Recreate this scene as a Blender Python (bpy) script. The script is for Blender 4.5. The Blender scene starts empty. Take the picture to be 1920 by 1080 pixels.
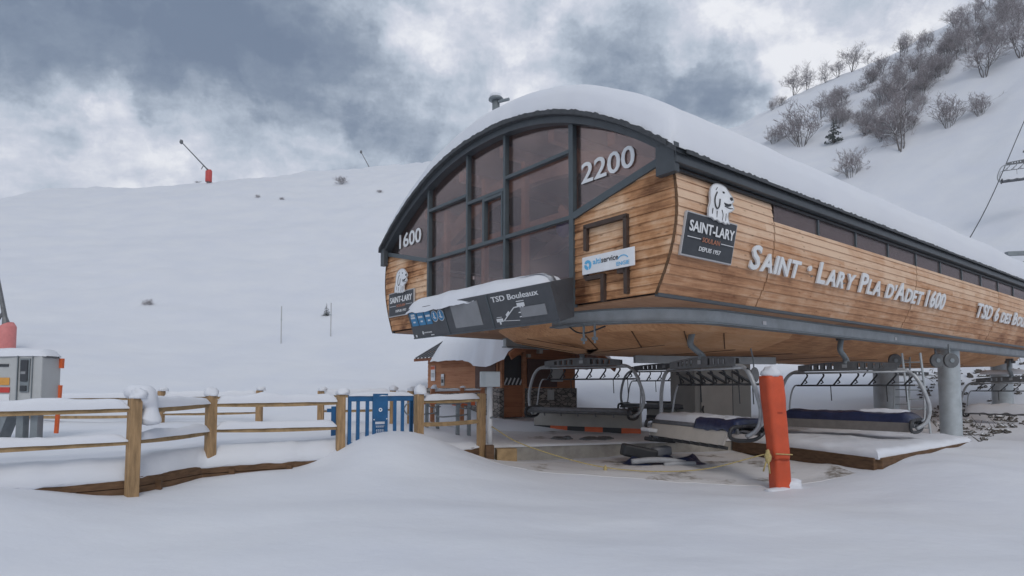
import bpy, math, random
import numpy as np
from mathutils import Vector, Matrix, noise
sc = bpy.context.scene
COL = sc.collection
R = math.radians
HAZE = .0010
# ------------------------------------------------------------------ camera
EYE = 1.75; PITCH = R(3.4); FPX = 1180.0; PPY = 656.0
cd = bpy.data.cameras.new("camera"); cam = bpy.data.objects.new("camera", cd); COL.objects.link(cam)
cd.sensor_width = 36; cd.lens = 36 * FPX / 1920; cd.shift_y = (PPY - 540) / 1920
cd.clip_start = .05; cd.clip_end = 3000
cam.location = (0, 0, EYE); cam.rotation_euler = (R(90) + PITCH, 0, 0)
sc.camera = cam
def ray(px, py):
    a = (px - 960) / FPX; b = (PPY - py) / FPX
    return Vector((a, math.cos(PITCH) - b * math.sin(PITCH), math.sin(PITCH) + b * math.cos(PITCH)))
def at(px, py, Y):
    d = ray(px, py); return Vector((0, 0, EYE)) + d * (Y / d.y)
# ------------------------------------------------------------------ view, world, sun
sc.view_settings.view_transform = 'Standard'; sc.view_settings.look = 'None'
sc.view_settings.exposure = 0.16; sc.view_settings.gamma = 1.0
SUN_EL, SUN_AZ = R(38), R(168)      # azimuth clockwise from +Y
w = bpy.data.worlds.new("World"); sc.world = w; w.use_nodes = True
NT = w.node_tree; NT.nodes.clear()
def nd(nt, typ, **kw):
    n = nt.nodes.new(typ)
    for k, v in kw.items():
        if k.startswith('i_'):
            n.inputs[k[2:].replace('_', ' ')].default_value = v
        else: setattr(n, k, v)
    return n
def mth(nt, op, a, b=None, c=None, clamp=False):
    n = nt.nodes.new('ShaderNodeMath'); n.operation = op; n.use_clamp = clamp
    for i, x in enumerate((a, b, c)):
        if x is None: continue
        if isinstance(x, (int, float)): n.inputs[i].default_value = x
        else: nt.links.new(x, n.inputs[i])
    return n.outputs[0]
def build_sky():
    nt = NT; L = nt.links.new
    out = nd(nt, 'ShaderNodeOutputWorld'); bg = nd(nt, 'ShaderNodeBackground'); bg.inputs['Strength'].default_value = .1
    L(bg.outputs[0], out.inputs[0])
    sky = nd(nt, 'ShaderNodeTexSky', sky_type='NISHITA', sun_disc=False, sun_elevation=SUN_EL, sun_rotation=SUN_AZ)
    tc = nd(nt, 'ShaderNodeTexCoord'); dirv = tc.outputs['Generated']
    # cloud deck seen in perspective
    sep = nd(nt, 'ShaderNodeSeparateXYZ'); L(dirv, sep.inputs[0])
    den = mth(nt, 'ADD', mth(nt, 'MAXIMUM', sep.outputs[2], 0.0), .32)
    cx = mth(nt, 'DIVIDE', sep.outputs[0], den); cy = mth(nt, 'DIVIDE', sep.outputs[1], den)
    cmb = nd(nt, 'ShaderNodeCombineXYZ'); L(cx, cmb.inputs[0]); L(cy, cmb.inputs[1])
    L(mth(nt, 'MULTIPLY', sep.outputs[2], 1.2), cmb.inputs[2])
    def fbm(scale, det, rough, dist, off):
        mp = nd(nt, 'ShaderNodeMapping'); mp.inputs['Location'].default_value = off
        mp.inputs['Rotation'].default_value = (0, 0, R(-25)); mp.inputs['Scale'].default_value = (1, 1.35, 1)
        L(cmb.outputs[0], mp.inputs[0])
        n = nd(nt, 'ShaderNodeTexNoise'); n.inputs['Scale'].default_value = scale; n.inputs['Detail'].default_value = det
        n.inputs['Roughness'].default_value = rough; n.inputs['Distortion'].default_value = dist
        L(mp.outputs[0], n.inputs['Vector']); return n.outputs['Fac']
    big = fbm(2.4, 9, .58, .15, (3.1, 1.7, .3)); fine = fbm(6.0, 9, .6, .15, (8.2, 4.4, 2.2))
    wn = nd(nt, 'ShaderNodeTexNoise'); wn.inputs['Scale'].default_value = 5.0; wn.inputs['Detail'].default_value = 9
    wn.inputs['Roughness'].default_value = .6
    L(dirv, wn.inputs['Vector'])
    wv = nd(nt, 'ShaderNodeVectorMath', operation='SUBTRACT'); L(wn.outputs['Color'], wv.inputs[0]); wv.inputs[1].default_value = (.5, .5, .5)
    ws = nd(nt, 'ShaderNodeVectorMath', operation='SCALE'); L(wv.outputs[0], ws.inputs[0]); ws.inputs['Scale'].default_value = .36
    wd = nd(nt, 'ShaderNodeVectorMath', operation='ADD'); L(dirv, wd.inputs[0]); L(ws.outputs[0], wd.inputs[1])
    acc = mth(nt, 'MULTIPLY_ADD', mth(nt, 'SUBTRACT', big, .5), 1.4, .62)
    acc = mth(nt, 'ADD', acc, mth(nt, 'MULTIPLY', mth(nt, 'SUBTRACT', fine, .5), .62))
    w2 = nd(nt, 'ShaderNodeTexNoise'); w2.inputs['Scale'].default_value = 6.5; w2.inputs['Detail'].default_value = 10; w2.inputs['Roughness'].default_value = .58; L(wd.outputs[0], w2.inputs['Vector'])
    acc = mth(nt, 'ADD', acc, mth(nt, 'MULTIPLY', mth(nt, 'SUBTRACT', w2.outputs['Fac'], .5), 1.25))
    for px, py, rad, amt in CLOUDS:
        c = ray(px, py).normalized()
        n = nd(nt, 'ShaderNodeVectorMath', operation='DISTANCE'); L(wd.outputs[0], n.inputs[0]); n.inputs[1].default_value = c
        q = mth(nt, 'DIVIDE', n.outputs['Value'], rad / FPX)
        g = mth(nt, 'EXPONENT', mth(nt, 'MULTIPLY', mth(nt, 'POWER', q, 2.0), -1.0))
        acc = mth(nt, 'MULTIPLY_ADD', g, amt, acc)
    ramp = nd(nt, 'ShaderNodeValToRGB'); L(acc, ramp.inputs[0])
    el = ramp.color_ramp.elements
    el[0].position = .0; el[0].color = (.15, .20, .29, 1)
    el[1].position = 1.0; el[1].color = (.93, .94, .98, 1)
    for p, c in ((.25, (.22, .275, .365, 1)), (.45, (.345, .405, .495, 1)), (.62, (.50, .565, .66, 1)), (.8, (.68, .71, .80, 1))):
        e = el.new(p); e.color = c
    k = nd(nt, 'ShaderNodeVectorMath', operation='SCALE'); L(ramp.outputs[0], k.inputs[0]); k.inputs['Scale'].default_value = 9.5
    mx = nd(nt, 'ShaderNodeMixRGB'); mx.inputs[0].default_value = .94
    L(sky.outputs[0], mx.inputs[1]); L(k.outputs[0], mx.inputs[2]); L(mx.outputs[0], bg.inputs['Color'])
CLOUDS = [(150, 60, 207, -0.287), (330, 140, 180, -0.271), (520, 190, 153, -0.257), (420, 40, 135, -0.121), (690, 210, 117, -0.271), (800, 205, 72, -0.196), (600, 10, 54, -0.189), (60, 150, 90, 0.096), (40, 250, 120, 0.134), (250, 320, 120, 0.154), (390, 255, 60, 0.211), (600, 300, 110, 0.173), (760, 60, 130, 0.115), (850, 200, 45, 0.25), (1010, 150, 120, 0.25), (930, 40, 130, 0.096), (1300, 160, 86, -0.378), (1195, 125, 54, -0.165), (1410, 165, 50, -0.257), (1250, 215, 81, -0.151), (1130, 100, 45, -0.09), (1500, 80, 130, 0.288), (1480, 200, 60, 0.336), (1250, 30, 150, 0.096), (975, 175, 27, -0.265), (1700, 0, 200, 0.154), (150, 350, 120, 0.22), (450, 305, 90, 0.2), (700, 292, 90, 0.2), (1000, 100, 60, 0.15), (190, 215, 60, 0.2)]
build_sky()
sd = bpy.data.lights.new("sun", 'SUN'); sd.energy = .95; sd.angle = R(22); sd.color = (1, .95, .89)
so = bpy.data.objects.new("sun", sd); COL.objects.link(so)
so.rotation_euler = (R(90) - SUN_EL, 0, math.pi - SUN_AZ)
# ------------------------------------------------------------------ helpers
def tag(o, label=None, cat=None, group=None, kind=None):
    if label: o['label'] = label
    if cat: o['category'] = cat
    if group: o['group'] = group
    if kind: o['kind'] = kind
    return o
def empty(name, loc=(0, 0, 0), rz=0.0, label=None, cat=None, group=None):
    o = bpy.data.objects.new(name, None); COL.objects.link(o); o.empty_display_size = .2
    o.location = loc; o.rotation_euler = (0, 0, rz); return tag(o, label, cat, group)
def copy_tree(o, parent=None):
    c = o.copy(); COL.objects.link(c); c.parent = parent
    for ch in list(o.children): copy_tree(ch, c)
    return c
def nz(x, y=0., z=0.): return noise.noise(Vector((x, y, z)))
def fb(x, y, o=4, z=0.):
    s = 0; a = 1; f = 1
    for _ in range(o): s += a * nz(x * f, y * f, z + f); a *= .5; f *= 2.03
    return s
class MB:
    def __init__(s): s.v = []; s.f = []
    def add(s, vs, fs):
        b = len(s.v); s.v += [Vector(p) for p in vs]; s.f += [tuple(i + b for i in q) for q in fs]; return s
    def hexa(s, p):   # 4 bottom ccw, 4 top ccw
        return s.add(p, [(3, 2, 1, 0), (4, 5, 6, 7), (0, 1, 5, 4), (1, 2, 6, 5), (2, 3, 7, 6), (3, 0, 4, 7)])
    def box(s, c, size, M=None):
        x, y, z = (k / 2 for k in size); c = Vector(c)
        p = [Vector(q) for q in ((-x, -y, -z), (x, -y, -z), (x, y, -z), (-x, y, -z), (-x, -y, z), (x, -y, z), (x, y, z), (-x, y, z))]
        if M: p = [M @ q for q in p]
        return s.hexa([c + q for q in p])
    def bar(s, a, b, w, h, up=(0, 0, 1)):
        a = Vector(a); b = Vector(b); d = (b - a).normalized(); up = Vector(up)
        if abs(d.dot(up)) > .98: up = Vector((1, 0, 0))
        r = d.cross(up).normalized(); u = r.cross(d)
        r = r * (w / 2); u = u * (h / 2)
        return s.hexa([a - r - u, a + r - u, b + r - u, b - r - u, a - r + u, a + r + u, b + r + u, b - r + u])
    def tube(s, pts, r, n=8, caps=True, sq=None):
        pts = [Vector(p) for p in pts]; m = len(pts)
        rr = r if isinstance(r, (list, tuple)) else [r] * m
        b = len(s.v); side = None
        for i, p in enumerate(pts):
            d = (pts[min(i + 1, m - 1)] - pts[max(i - 1, 0)])
            d = d.normalized() if d.length > 1e-9 else Vector((0, 0, 1))
            if side is None:
                side = d.cross(Vector((0, 0, 1)))
                if side.length < .1: side = d.cross(Vector((1, 0, 0)))
            side = (side - d * side.dot(d))
            side = side.normalized() if side.length > 1e-6 else d.orthogonal().normalized()
            up = d.cross(side)
            for k in range(n):
                a = 2 * math.pi * k / n
                s.v.append(p + (side * math.cos(a) + up * math.sin(a)) * rr[i])
        for i in range(m - 1):
            for k in range(n):
                k2 = (k + 1) % n
                s.f.append((b + i * n + k, b + i * n + k2, b + (i + 1) * n + k2, b + (i + 1) * n + k))
        if caps:
            s.f.append(tuple(b + k for k in reversed(range(n)))); s.f.append(tuple(b + (m - 1) * n + k for k in range(n)))
        return s
    def rectsweep(s, pts, w, h):   # horizontal path, vertical web
        pts = [Vector(p) for p in pts]; b = len(s.v); m = len(pts)
        for i, p in enumerate(pts):
            d = (pts[min(i + 1, m - 1)] - pts[max(i - 1, 0)]); d.z = 0; d.normalize(); r = Vector((d.y, -d.x, 0)) * (w / 2); u = Vector((0, 0, h / 2))
            s.v += [p - r - u, p + r - u, p + r + u, p - r + u]
        for i in range(m - 1):
            for k in range(4):
                k2 = (k + 1) % 4; s.f.append((b + 4 * i + k, b + 4 * i + k2, b + 4 * i + 4 + k2, b + 4 * i + 4 + k))
        s.f.append((b + 3, b + 2, b + 1, b)); s.f.append((b + 4 * m - 4, b + 4 * m - 3, b + 4 * m - 2, b + 4 * m - 1)); return s
    def prism(s, poly, fn0, fn1):   # poly list of 2d; fn maps to 3d front / back
        n = len(poly); return s.add([fn0(*p) for p in poly] + [fn1(*p) for p in poly],
            [tuple(range(n)), tuple(reversed(range(n, 2 * n)))] + [(i, i + n, (i + 1) % n + n, (i + 1) % n) for i in range(n)])
    def lathe(s, prof, c, n=20):
        c = Vector(c); b = len(s.v); m = len(prof)
        for r, z in prof:
            for k in range(n):
                a = 2 * math.pi * k / n; s.v.append(c + Vector((r * math.cos(a), r * math.sin(a), z)))
        for i in range(m - 1):
            for k in range(n):
                k2 = (k + 1) % n; s.f.append((b + i * n + k, b + i * n + k2, b + (i + 1) * n + k2, b + (i + 1) * n + k))
        s.f.append(tuple(b + k for k in reversed(range(n)))); s.f.append(tuple(b + (m - 1) * n + k for k in range(n))); return s
    def blob(s, c, rx, ry, rz, seed=0, amp=.2, nu=18, nv=10, flat=None):
        c = Vector(c); b = len(s.v)
        for j in range(nv + 1):
            t = math.pi * j / nv
            for i in range(nu):
                a = 2 * math.pi * i / nu
                d = Vector((math.sin(t) * math.cos(a), math.sin(t) * math.sin(a), math.cos(t)))
                k = 1 + amp * nz(d.x * 1.6 + seed * 7.3, d.y * 1.6, d.z * 1.6)+ .4 * amp * nz(d.x * 4 + seed * 3.3, d.y * 4, d.z * 4)
                p = Vector((d.x * rx, d.y * ry, d.z * rz)) * k
                if flat is not None and p.z < flat: p.z = flat
                s.v.append(c + p)
        for j in range(nv):
            for i in range(nu):
                i2 = (i + 1) % nu; s.f.append((b + j * nu + i, b + (j + 1) * nu + i, b + (j + 1) * nu + i2, b + j * nu + i2))
        return s
    def grid(s, nu, nv, fn, flip=False):
        b = len(s.v)
        for i in range(nu):
            for j in range(nv): s.v.append(Vector(fn(i, j)))
        for i in range(nu - 1):
            for j in range(nv - 1):
                q = (b + i * nv + j, b + (i + 1) * nv + j, b + (i + 1) * nv + j + 1, b + i * nv + j + 1)
                s.f.append(q[::-1] if flip else q)
        return s
    def build(s, name, m, parent=None, smooth=False, origin=None, bevel=0, loc=None):
        me = bpy.data.meshes.new(name); o3 = Vector(origin) if origin is not None else Vector((0, 0, 0))
        me.from_pydata([tuple(p - o3) for p in s.v], [], s.f); me.validate(clean_customdata=False)
        if smooth: me.polygons.foreach_set('use_smooth', [True] * len(me.polygons))
        me.materials.append(m); me.update()
        o = bpy.data.objects.new(name, me); COL.objects.link(o)
        if parent: o.parent = parent
        if loc is not None: o.location = loc
        if bevel:
            bm = o.modifiers.new('bevel', 'BEVEL'); bm.width = bevel; bm.segments = 2; bm.limit_method = 'ANGLE'; bm.angle_limit = R(50)
        return o
def build_split(mb, name, m, parent=None, **kw):
    par = list(range(len(mb.v)))
    def find(i):
        while par[i] != i: par[i] = par[par[i]]; i = par[i]
        return i
    for f in mb.f:
        for i in f[1:]: par[find(i)] = find(f[0])
    grp = {}
    for f in mb.f: grp.setdefault(find(f[0]), []).append(f)
    out = []
    for fs in grp.values():
        used = sorted({i for f in fs for i in f}); mp = {j: i for i, j in enumerate(used)}
        q = MB(); q.v = [mb.v[i] for i in used]; q.f = [tuple(mp[i] for i in f) for f in fs]; out.append(q.build(name, m, parent, **kw))
    return out
def spline(pts, n=8):
    P = [Vector(p) for p in pts]; P = [2 * P[0] - P[1]] + P + [2 * P[-1] - P[-2]]; out = []
    for i in range(1, len(P) - 2):
        for k in range(n):
            t = k / n; a, b, c, d = P[i - 1:i + 3]
            out.append(.5 * ((2 * b) + (c - a) * t + (2 * a - 5 * b + 4 * c - d) * t * t + (3 * b - a - 3 * c + d) * t ** 3))
    out.append(P[-2]); return out
# ------------------------------------------------------------------ materials
def pm(name, col, rough=.6, metal=0., var=.2, scale=6., bump=.15, bscale=40., snow=0., stretch=(1, 1, 1), spec=.5, col2=None):
    m = bpy.data.materials.new(name); m.use_nodes = True; nt = m.node_tree; L = nt.links.new
    bs = nt.nodes['Principled BSDF']; bs.inputs['Roughness'].default_value = rough; bs.inputs['Metallic'].default_value = metal
    bs.inputs['Specular IOR Level'].default_value = spec
    tc = nd(nt, 'ShaderNodeTexCoord'); mp = nd(nt, 'ShaderNodeMapping'); mp.inputs['Scale'].default_value = stretch
    L(tc.outputs['Object'], mp.inputs[0])
    n1 = nd(nt, 'ShaderNodeTexNoise'); n1.inputs['Scale'].default_value = scale; n1.inputs['Detail'].default_value = 7; n1.inputs['Roughness'].default_value = .62
    L(mp.outputs[0], n1.inputs['Vector'])
    a = tuple(c * (1 - var) for c in col); b = tuple(min(1, c * (1 + var)) for c in (col2 or col))
    rp = nd(nt, 'ShaderNodeValToRGB'); rp.color_ramp.elements[0].position = .3; rp.color_ramp.elements[1].position = .7
    rp.color_ramp.elements[0].color = (*a, 1); rp.color_ramp.elements[1].color = (*b, 1)
    L(n1.outputs['Fac'], rp.inputs[0]); cout = rp.outputs[0]
    if snow > 0:
        ge = nd(nt, 'ShaderNodeNewGeometry'); sp = nd(nt, 'ShaderNodeSeparateXYZ'); L(ge.outputs['Normal'], sp.inputs[0])
        n2 = nd(nt, 'ShaderNodeTexNoise'); n2.inputs['Scale'].default_value = 9; n2.inputs['Detail'].default_value = 4; L(tc.outputs['Object'], n2.inputs['Vector'])
        f = mth(nt, 'ADD', sp.outputs[2], mth(nt, 'MULTIPLY', mth(nt, 'SUBTRACT', n2.outputs['Fac'], .5), 1.2))
        f = mth(nt, 'MULTIPLY', mth(nt, 'MULTIPLY', mth(nt, 'SUBTRACT', f, 1.0 - snow), 4.0, clamp=True), 1.0, clamp=True)
        mx = nd(nt, 'ShaderNodeMixRGB'); L(f, mx.inputs[0]); L(cout, mx.inputs[1]); mx.inputs[2].default_value = (.8, .83, .88, 1); cout = mx.outputs[0]
    L(cout, bs.inputs['Base Color'])
    if bump:
        n3 = nd(nt, 'ShaderNodeTexNoise'); n3.inputs['Scale'].default_value = bscale; n3.inputs['Detail'].default_value = 5; L(mp.outputs[0], n3.inputs['Vector'])
        bp = nd(nt, 'ShaderNodeBump'); bp.inputs['Strength'].default_value = bump; bp.inputs['Distance'].default_value = .02
        L(n3.outputs['Fac'], bp.inputs['Height']); L(bp.outputs[0], bs.inputs['Normal'])
    return m
def snow_mat(name, tint=(.685, .70, .735), big=.35, dirt=0.):
    m = bpy.data.materials.new(name); m.use_nodes = True; nt = m.node_tree; L = nt.links.new
    bs = nt.nodes['Principled BSDF']; bs.inputs['Roughness'].default_value = .62; bs.inputs['Specular IOR Level'].default_value = .25
    tc = nd(nt, 'ShaderNodeTexCoord')
    def nn(scale, det, st=(1, 1, 1)):
        mp = nd(nt, 'ShaderNodeMapping'); mp.inputs['Scale'].default_value = st; L(tc.outputs['Object'], mp.inputs[0])
        n = nd(nt, 'ShaderNodeTexNoise'); n.inputs['Scale'].default_value = scale; n.inputs['Detail'].default_value = det; n.inputs['Roughness'].default_value = .6
        L(mp.outputs[0], n.inputs['Vector']); return n.outputs['Fac']
    a = nn(.35, 6); rp = nd(nt, 'ShaderNodeValToRGB'); rp.color_ramp.elements[0].position = .35; rp.color_ramp.elements[1].position = .65
    rp.color_ramp.elements[0].color = (tint[0] * .94, tint[1] * .95, tint[2] * .98, 1); rp.color_ramp.elements[1].color = (*tint, 1)
    L(a, rp.inputs[0]); cout = rp.outputs[0]
    if dirt:
        d = nn(1.1, 8); f = mth(nt, 'MULTIPLY', mth(nt, 'SUBTRACT', d, 1 - dirt), 14., clamp=True)
        d2 = nn(9., 6); f = mth(nt, 'MULTIPLY', f, mth(nt, 'MULTIPLY', mth(nt, 'SUBTRACT', d2, .35), 5., clamp=True))
        mx = nd(nt, 'ShaderNodeMixRGB'); L(f, mx.inputs[0]); L(cout, mx.inputs[1]); mx.inputs[2].default_value = (.22, .195, .17, 1); cout = mx.outputs[0]
    L(cout, bs.inputs['Base Color'])
    h = mth(nt, 'ADD', mth(nt, 'MULTIPLY', nn(1.3, 4, (1, 1.25, 1)), big * 1.3), mth(nt, 'MULTIPLY', nn(28, 5), .015))
    bp = nd(nt, 'ShaderNodeBump'); bp.inputs['Strength'].default_value = .38; bp.inputs['Distance'].default_value = .14
    L(h, bp.inputs['Height']); L(bp.outputs[0], bs.inputs['Normal'])
    return m
def plank_mat(name, c_dark, c_mid, c_pale, axis, ph=.137, bleach=(0, 1, 0.), rough=.7, stain=.5, z0=0.):
    """weathered boards: axis = grain direction (0 x, 1 y); one tone per board, streaks along the grain, knots"""
    m = bpy.data.materials.new(name); m.use_nodes = True; nt = m.node_tree; L = nt.links.new
    bs = nt.nodes['Principled BSDF']; bs.inputs['Roughness'].default_value = rough; bs.inputs['Specular IOR Level'].default_value = .25
    tc = nd(nt, 'ShaderNodeTexCoord'); sp = nd(nt, 'ShaderNodeSeparateXYZ'); L(tc.outputs['Object'], sp.inputs[0])
    row = mth(nt, 'FLOOR', mth(nt, 'DIVIDE', mth(nt, 'SUBTRACT', sp.outputs[2], z0), ph))
    wn0 = nd(nt, 'ShaderNodeTexWhiteNoise', noise_dimensions='1D'); L(row, wn0.inputs['W'])
    # board ends along the row, offset per row
    seg = mth(nt, 'FLOOR', mth(nt, 'ADD', mth(nt, 'DIVIDE', sp.outputs[axis], 3.1), mth(nt, 'MULTIPLY', wn0.outputs['Value'], 5.)))
    wn = nd(nt, 'ShaderNodeTexWhiteNoise', noise_dimensions='2D'); cb = nd(nt, 'ShaderNodeCombineXYZ'); L(row, cb.inputs[0]); L(seg, cb.inputs[1]); L(cb.outputs[0], wn.inputs['Vector'])
    st = [14., 14., 14.]; st[axis] = .9
    mp = nd(nt, 'ShaderNodeMapping'); mp.inputs['Scale'].default_value = st; L(tc.outputs['Object'], mp.inputs[0])
    of = nd(nt, 'ShaderNodeVectorMath', operation='SCALE'); L(wn.outputs['Color'], of.inputs[0]); of.inputs['Scale'].default_value = 20.
    ad = nd(nt, 'ShaderNodeVectorMath', operation='ADD'); L(mp.outputs[0], ad.inputs[0]); L(of.outputs[0], ad.inputs[1])
    g = nd(nt, 'ShaderNodeTexNoise'); g.inputs['Scale'].default_value = 1.5; g.inputs['Detail'].default_value = 8; g.inputs['Roughness'].default_value = .68; g.inputs['Distortion'].default_value = .4
    L(ad.outputs[0], g.inputs['Vector'])
    b2 = nd(nt, 'ShaderNodeTexNoise'); b2.inputs['Scale'].default_value = 1.1; b2.inputs['Detail'].default_value = 6; b2.inputs['Roughness'].default_value = .6; L(tc.outputs['Object'], b2.inputs['Vector'])
    v = mth(nt, 'ADD', mth(nt, 'MULTIPLY', g.outputs['Fac'], .75), mth(nt, 'MULTIPLY', wn.outputs['Value'], .22))
    v = mth(nt, 'ADD', v, mth(nt, 'MULTIPLY', mth(nt, 'SUBTRACT', b2.outputs['Fac'], .5), stain))
    z1, z2, amt = bleach   # boards high on the wall are bleached pale
    v = mth(nt, 'ADD', v, mth(nt, 'MULTIPLY', mth(nt, 'DIVIDE', mth(nt, 'SUBTRACT', sp.outputs[2], z1), z2 - z1, clamp=True), amt))
    rp = nd(nt, 'ShaderNodeValToRGB'); e = rp.color_ramp.elements
    e[0].position = .22; e[0].color = (*c_dark, 1); e[1].position = .82; e[1].color = (*c_pale, 1); q = e.new(.5); q.color = (*c_mid, 1)
    L(v, rp.inputs[0])
    kn = nd(nt, 'ShaderNodeTexVoronoi'); kn.inputs['Scale'].default_value = 1.
    km = nd(nt, 'ShaderNodeMapping'); ks = [9., 9., 9.]; ks[axis] = 3.2; km.inputs['Scale'].default_value = ks; L(tc.outputs['Object'], km.inputs[0]); L(km.outputs[0], kn.inputs['Vector'])
    kf = mth(nt, 'SUBTRACT', 1., mth(nt, 'MULTIPLY', kn.outputs['Distance'], 6.), clamp=True)
    mx = nd(nt, 'ShaderNodeMixRGB'); L(mth(nt, 'MULTIPLY', kf, .7), mx.inputs[0]); L(rp.outputs[0], mx.inputs[1]); mx.inputs[2].default_value = (*[c * .45 for c in c_dark], 1)
    L(mx.outputs[0], bs.inputs['Base Color'])
    bp = nd(nt, 'ShaderNodeBump'); bp.inputs['Strength'].default_value = .25; bp.inputs['Distance'].default_value = .01; L(g.outputs['Fac'], bp.inputs['Height']); L(bp.outputs[0], bs.inputs['Normal'])
    return m
def glass_mat(name, tint, body, gl=.5):
    m = bpy.data.materials.new(name); m.use_nodes = True; nt = m.node_tree; L = nt.links.new; nt.nodes.clear()
    out = nd(nt, 'ShaderNodeOutputMaterial'); tr = nd(nt, 'ShaderNodeBsdfTransparent'); tr.inputs[0].default_value = (*tint, 1)
    gs = nd(nt, 'ShaderNodeBsdfGlossy'); gs.inputs['Roughness'].default_value = .06; gs.inputs[0].default_value = (.8, .8, .82, 1)
    df = nd(nt, 'ShaderNodeBsdfDiffuse'); df.inputs[0].default_value = (*body, 1)
    m1 = nd(nt, 'ShaderNodeMixShader'); m1.inputs[0].default_value = gl; L(tr.outputs[0], m1.inputs[1]); L(df.outputs[0], m1.inputs[2])
    fr = nd(nt, 'ShaderNodeFresnel'); fr.inputs[0].default_value = 1.5
    m2 = nd(nt, 'ShaderNodeMixShader'); L(mth(nt, 'MULTIPLY', fr.outputs[0], .5), m2.inputs[0]); L(m1.outputs[0], m2.inputs[1]); L(gs.outputs[0], m2.inputs[2])
    L(m2.outputs[0], out.inputs[0]); return m
M_snow = snow_mat('snow'); M_snow_roof = snow_mat('roof_snow', big=.25); M_slab_snow = snow_mat('trodden_snow', tint=(.64, .64, .65), dirt=.42)
M_pit = snow_mat('thin_dirty_snow', tint=(.64, .63, .63), dirt=.43)
M_side = plank_mat('side_boards', (.19, .08, .038), (.47, .252, .138), (.67, .48, .34), 0, bleach=(3.5, 4.7, .34), stain=.75)
M_front = plank_mat('front_boards', (.115, .043, .017), (.48, .245, .118), (.72, .50, .33), 1, bleach=(3.3, 5.0, .10), stain=1.5)
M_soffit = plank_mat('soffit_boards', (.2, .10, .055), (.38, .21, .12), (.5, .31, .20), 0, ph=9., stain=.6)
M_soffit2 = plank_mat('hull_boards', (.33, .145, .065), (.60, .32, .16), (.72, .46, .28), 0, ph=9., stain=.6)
M_rail = pm('rail_wood', (.33, .225, .12), .8, var=.35, scale=5, bump=.4, bscale=25, stretch=(1, 1, 1), spec=.2)
M_post = pm('post_wood', (.33, .215, .115), .8, var=.35, scale=4, bump=.4, bscale=20, stretch=(6, 6, .8), spec=.2)
M_board = pm('retaining_boards', (.13, .075, .042), .85, var=.4, scale=5, bump=.4, stretch=(1, 1, 5), spec=.2)
M_dark = pm('dark_steel_trim', (.052, .060, .068), .45, var=.15, bump=.03)
M_mull = pm('mullion_paint', (.062, .078, .088), .4, var=.12, bump=.03)
M_galv = pm('galvanised_steel', (.40, .44, .465), .45, .15, var=.16, scale=3, bump=.05)
M_galv_d = pm('dull_galvanised', (.21, .235, .25), .5, .3, var=.2, scale=4, bump=.05)
M_chair = pm('chair_steel', (.13, .135, .14), .45, .3, var=.25, scale=8, bump=.05)
M_tube = pm('chair_tube', (.36, .375, .39), .4, .3, var=.2, scale=8, bump=.03)
M_black = pm('black_plastic', (.022, .023, .026), .5, var=.2)
M_navy = pm('navy_vinyl', (.014, .022, .062), .35, var=.35, scale=5, bump=.5, bscale=9, snow=0)
M_cushion = pm('grey_cushion', (.16, .165, .18), .6, var=.2, bump=.2)
M_white = pm('white_paint', (.72, .73, .75), .5, var=.06, bump=.03)
M_letter = pm('letter_white', (.70, .71, .72), .5, var=.05, bump=0)
M_sign = pm('sign_charcoal', (.038, .042, .050), .5, var=.12, bump=.02)
M_panel = pm('display_grey', (.062, .066, .074), .5, var=.12, bump=.03)
M_screen = pm('screen_grey', (.23, .235, .245), .25, var=.1, scale=2, bump=0)
M_blue = pm('blue_sign', (.028, .21, .42), .45, var=.1, bump=0)
M_cyan = pm('light_blue_print', (.10, .40, .66), .5, var=.05, bump=0)
M_gate = pm('blue_gate_paint', (.008, .088, .22), .4, var=.2, scale=4, bump=.06)
M_orange = pm('orange_pad', (.52, .070, .020), .5, var=.16, scale=3, bump=.35, bscale=5)
M_redpad = pm('red_pad', (.50, .05, .04), .55, var=.15, bump=.2)
M_pinkpad = pm('mist_paled_red_pad', (.60, .20, .19), .6, var=.1, bump=.2)  # red pad with the mist over it mixed into its base colour
M_orange2 = pm('orange_trim', (.65, .12, .03), .5, var=.1, bump=.05)
M_copper = pm('copper_print', (.40, .16, .09), .5, var=.05, bump=0)
M_machine = pm('grey_housing', (.42, .43, .43), .5, var=.08, scale=2, bump=.04)
M_conc = pm('concrete', (.34, .315, .28), .85, var=.3, scale=3, bump=.3)
M_beige = pm('beige_panel', (.36, .345, .315), .6, var=.1, scale=2, bump=.05)
M_beige2 = pm('pale_beige_panel', (.47, .43, .38), .6, var=.1, scale=2, bump=.05)
M_hutwood = plank_mat('hut_boards', (.28, .115, .055), (.44, .20, .105), (.54, .29, .165), 1, ph=.15, stain=.3)
M_hutdark = plank_mat('hut_dark_boards', (.22, .08, .036), (.37, .145, .068), (.46, .21, .105), 0, ph=.16, stain=.3)
M_bark = pm('bark', (.105, .092, .088), .9, var=.3, scale=6, bump=.3, snow=.6)
M_twig = pm('twigs', (.25, .22, .225), .9, var=.3, scale=3, bump=0, snow=.66)
M_needle = pm('needles', (.045, .058, .05), .8, var=.3, scale=6, bump=0, snow=.55)
M_rock = pm('rock', (.095, .085, .075), .9, var=.45, scale=4, bump=.4, snow=.38)
M_rope = pm('rope_fibre', (.42, .33, .14), .8, var=.2, scale=30)
M_cable = pm('steel_cable', (.06, .062, .068), .5, .4)
M_glass = glass_mat('tinted_glass', (.93, .83, .80), (.15, .118, .118), .06)
M_wglass = glass_mat('side_window_glass', (.7, .6, .58), (.19, .15, .15), .5)
M_inner = pm('glulam', (.46, .28, .18), .7, var=.2, scale=3, bump=.1)
M_innerwall = pm('inner_lining', (.085, .066, .066), .8, var=.2, scale=2)
M_violet = pm('violet_blue', (.06, .07, .30), .4, var=.1, bump=0)
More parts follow.
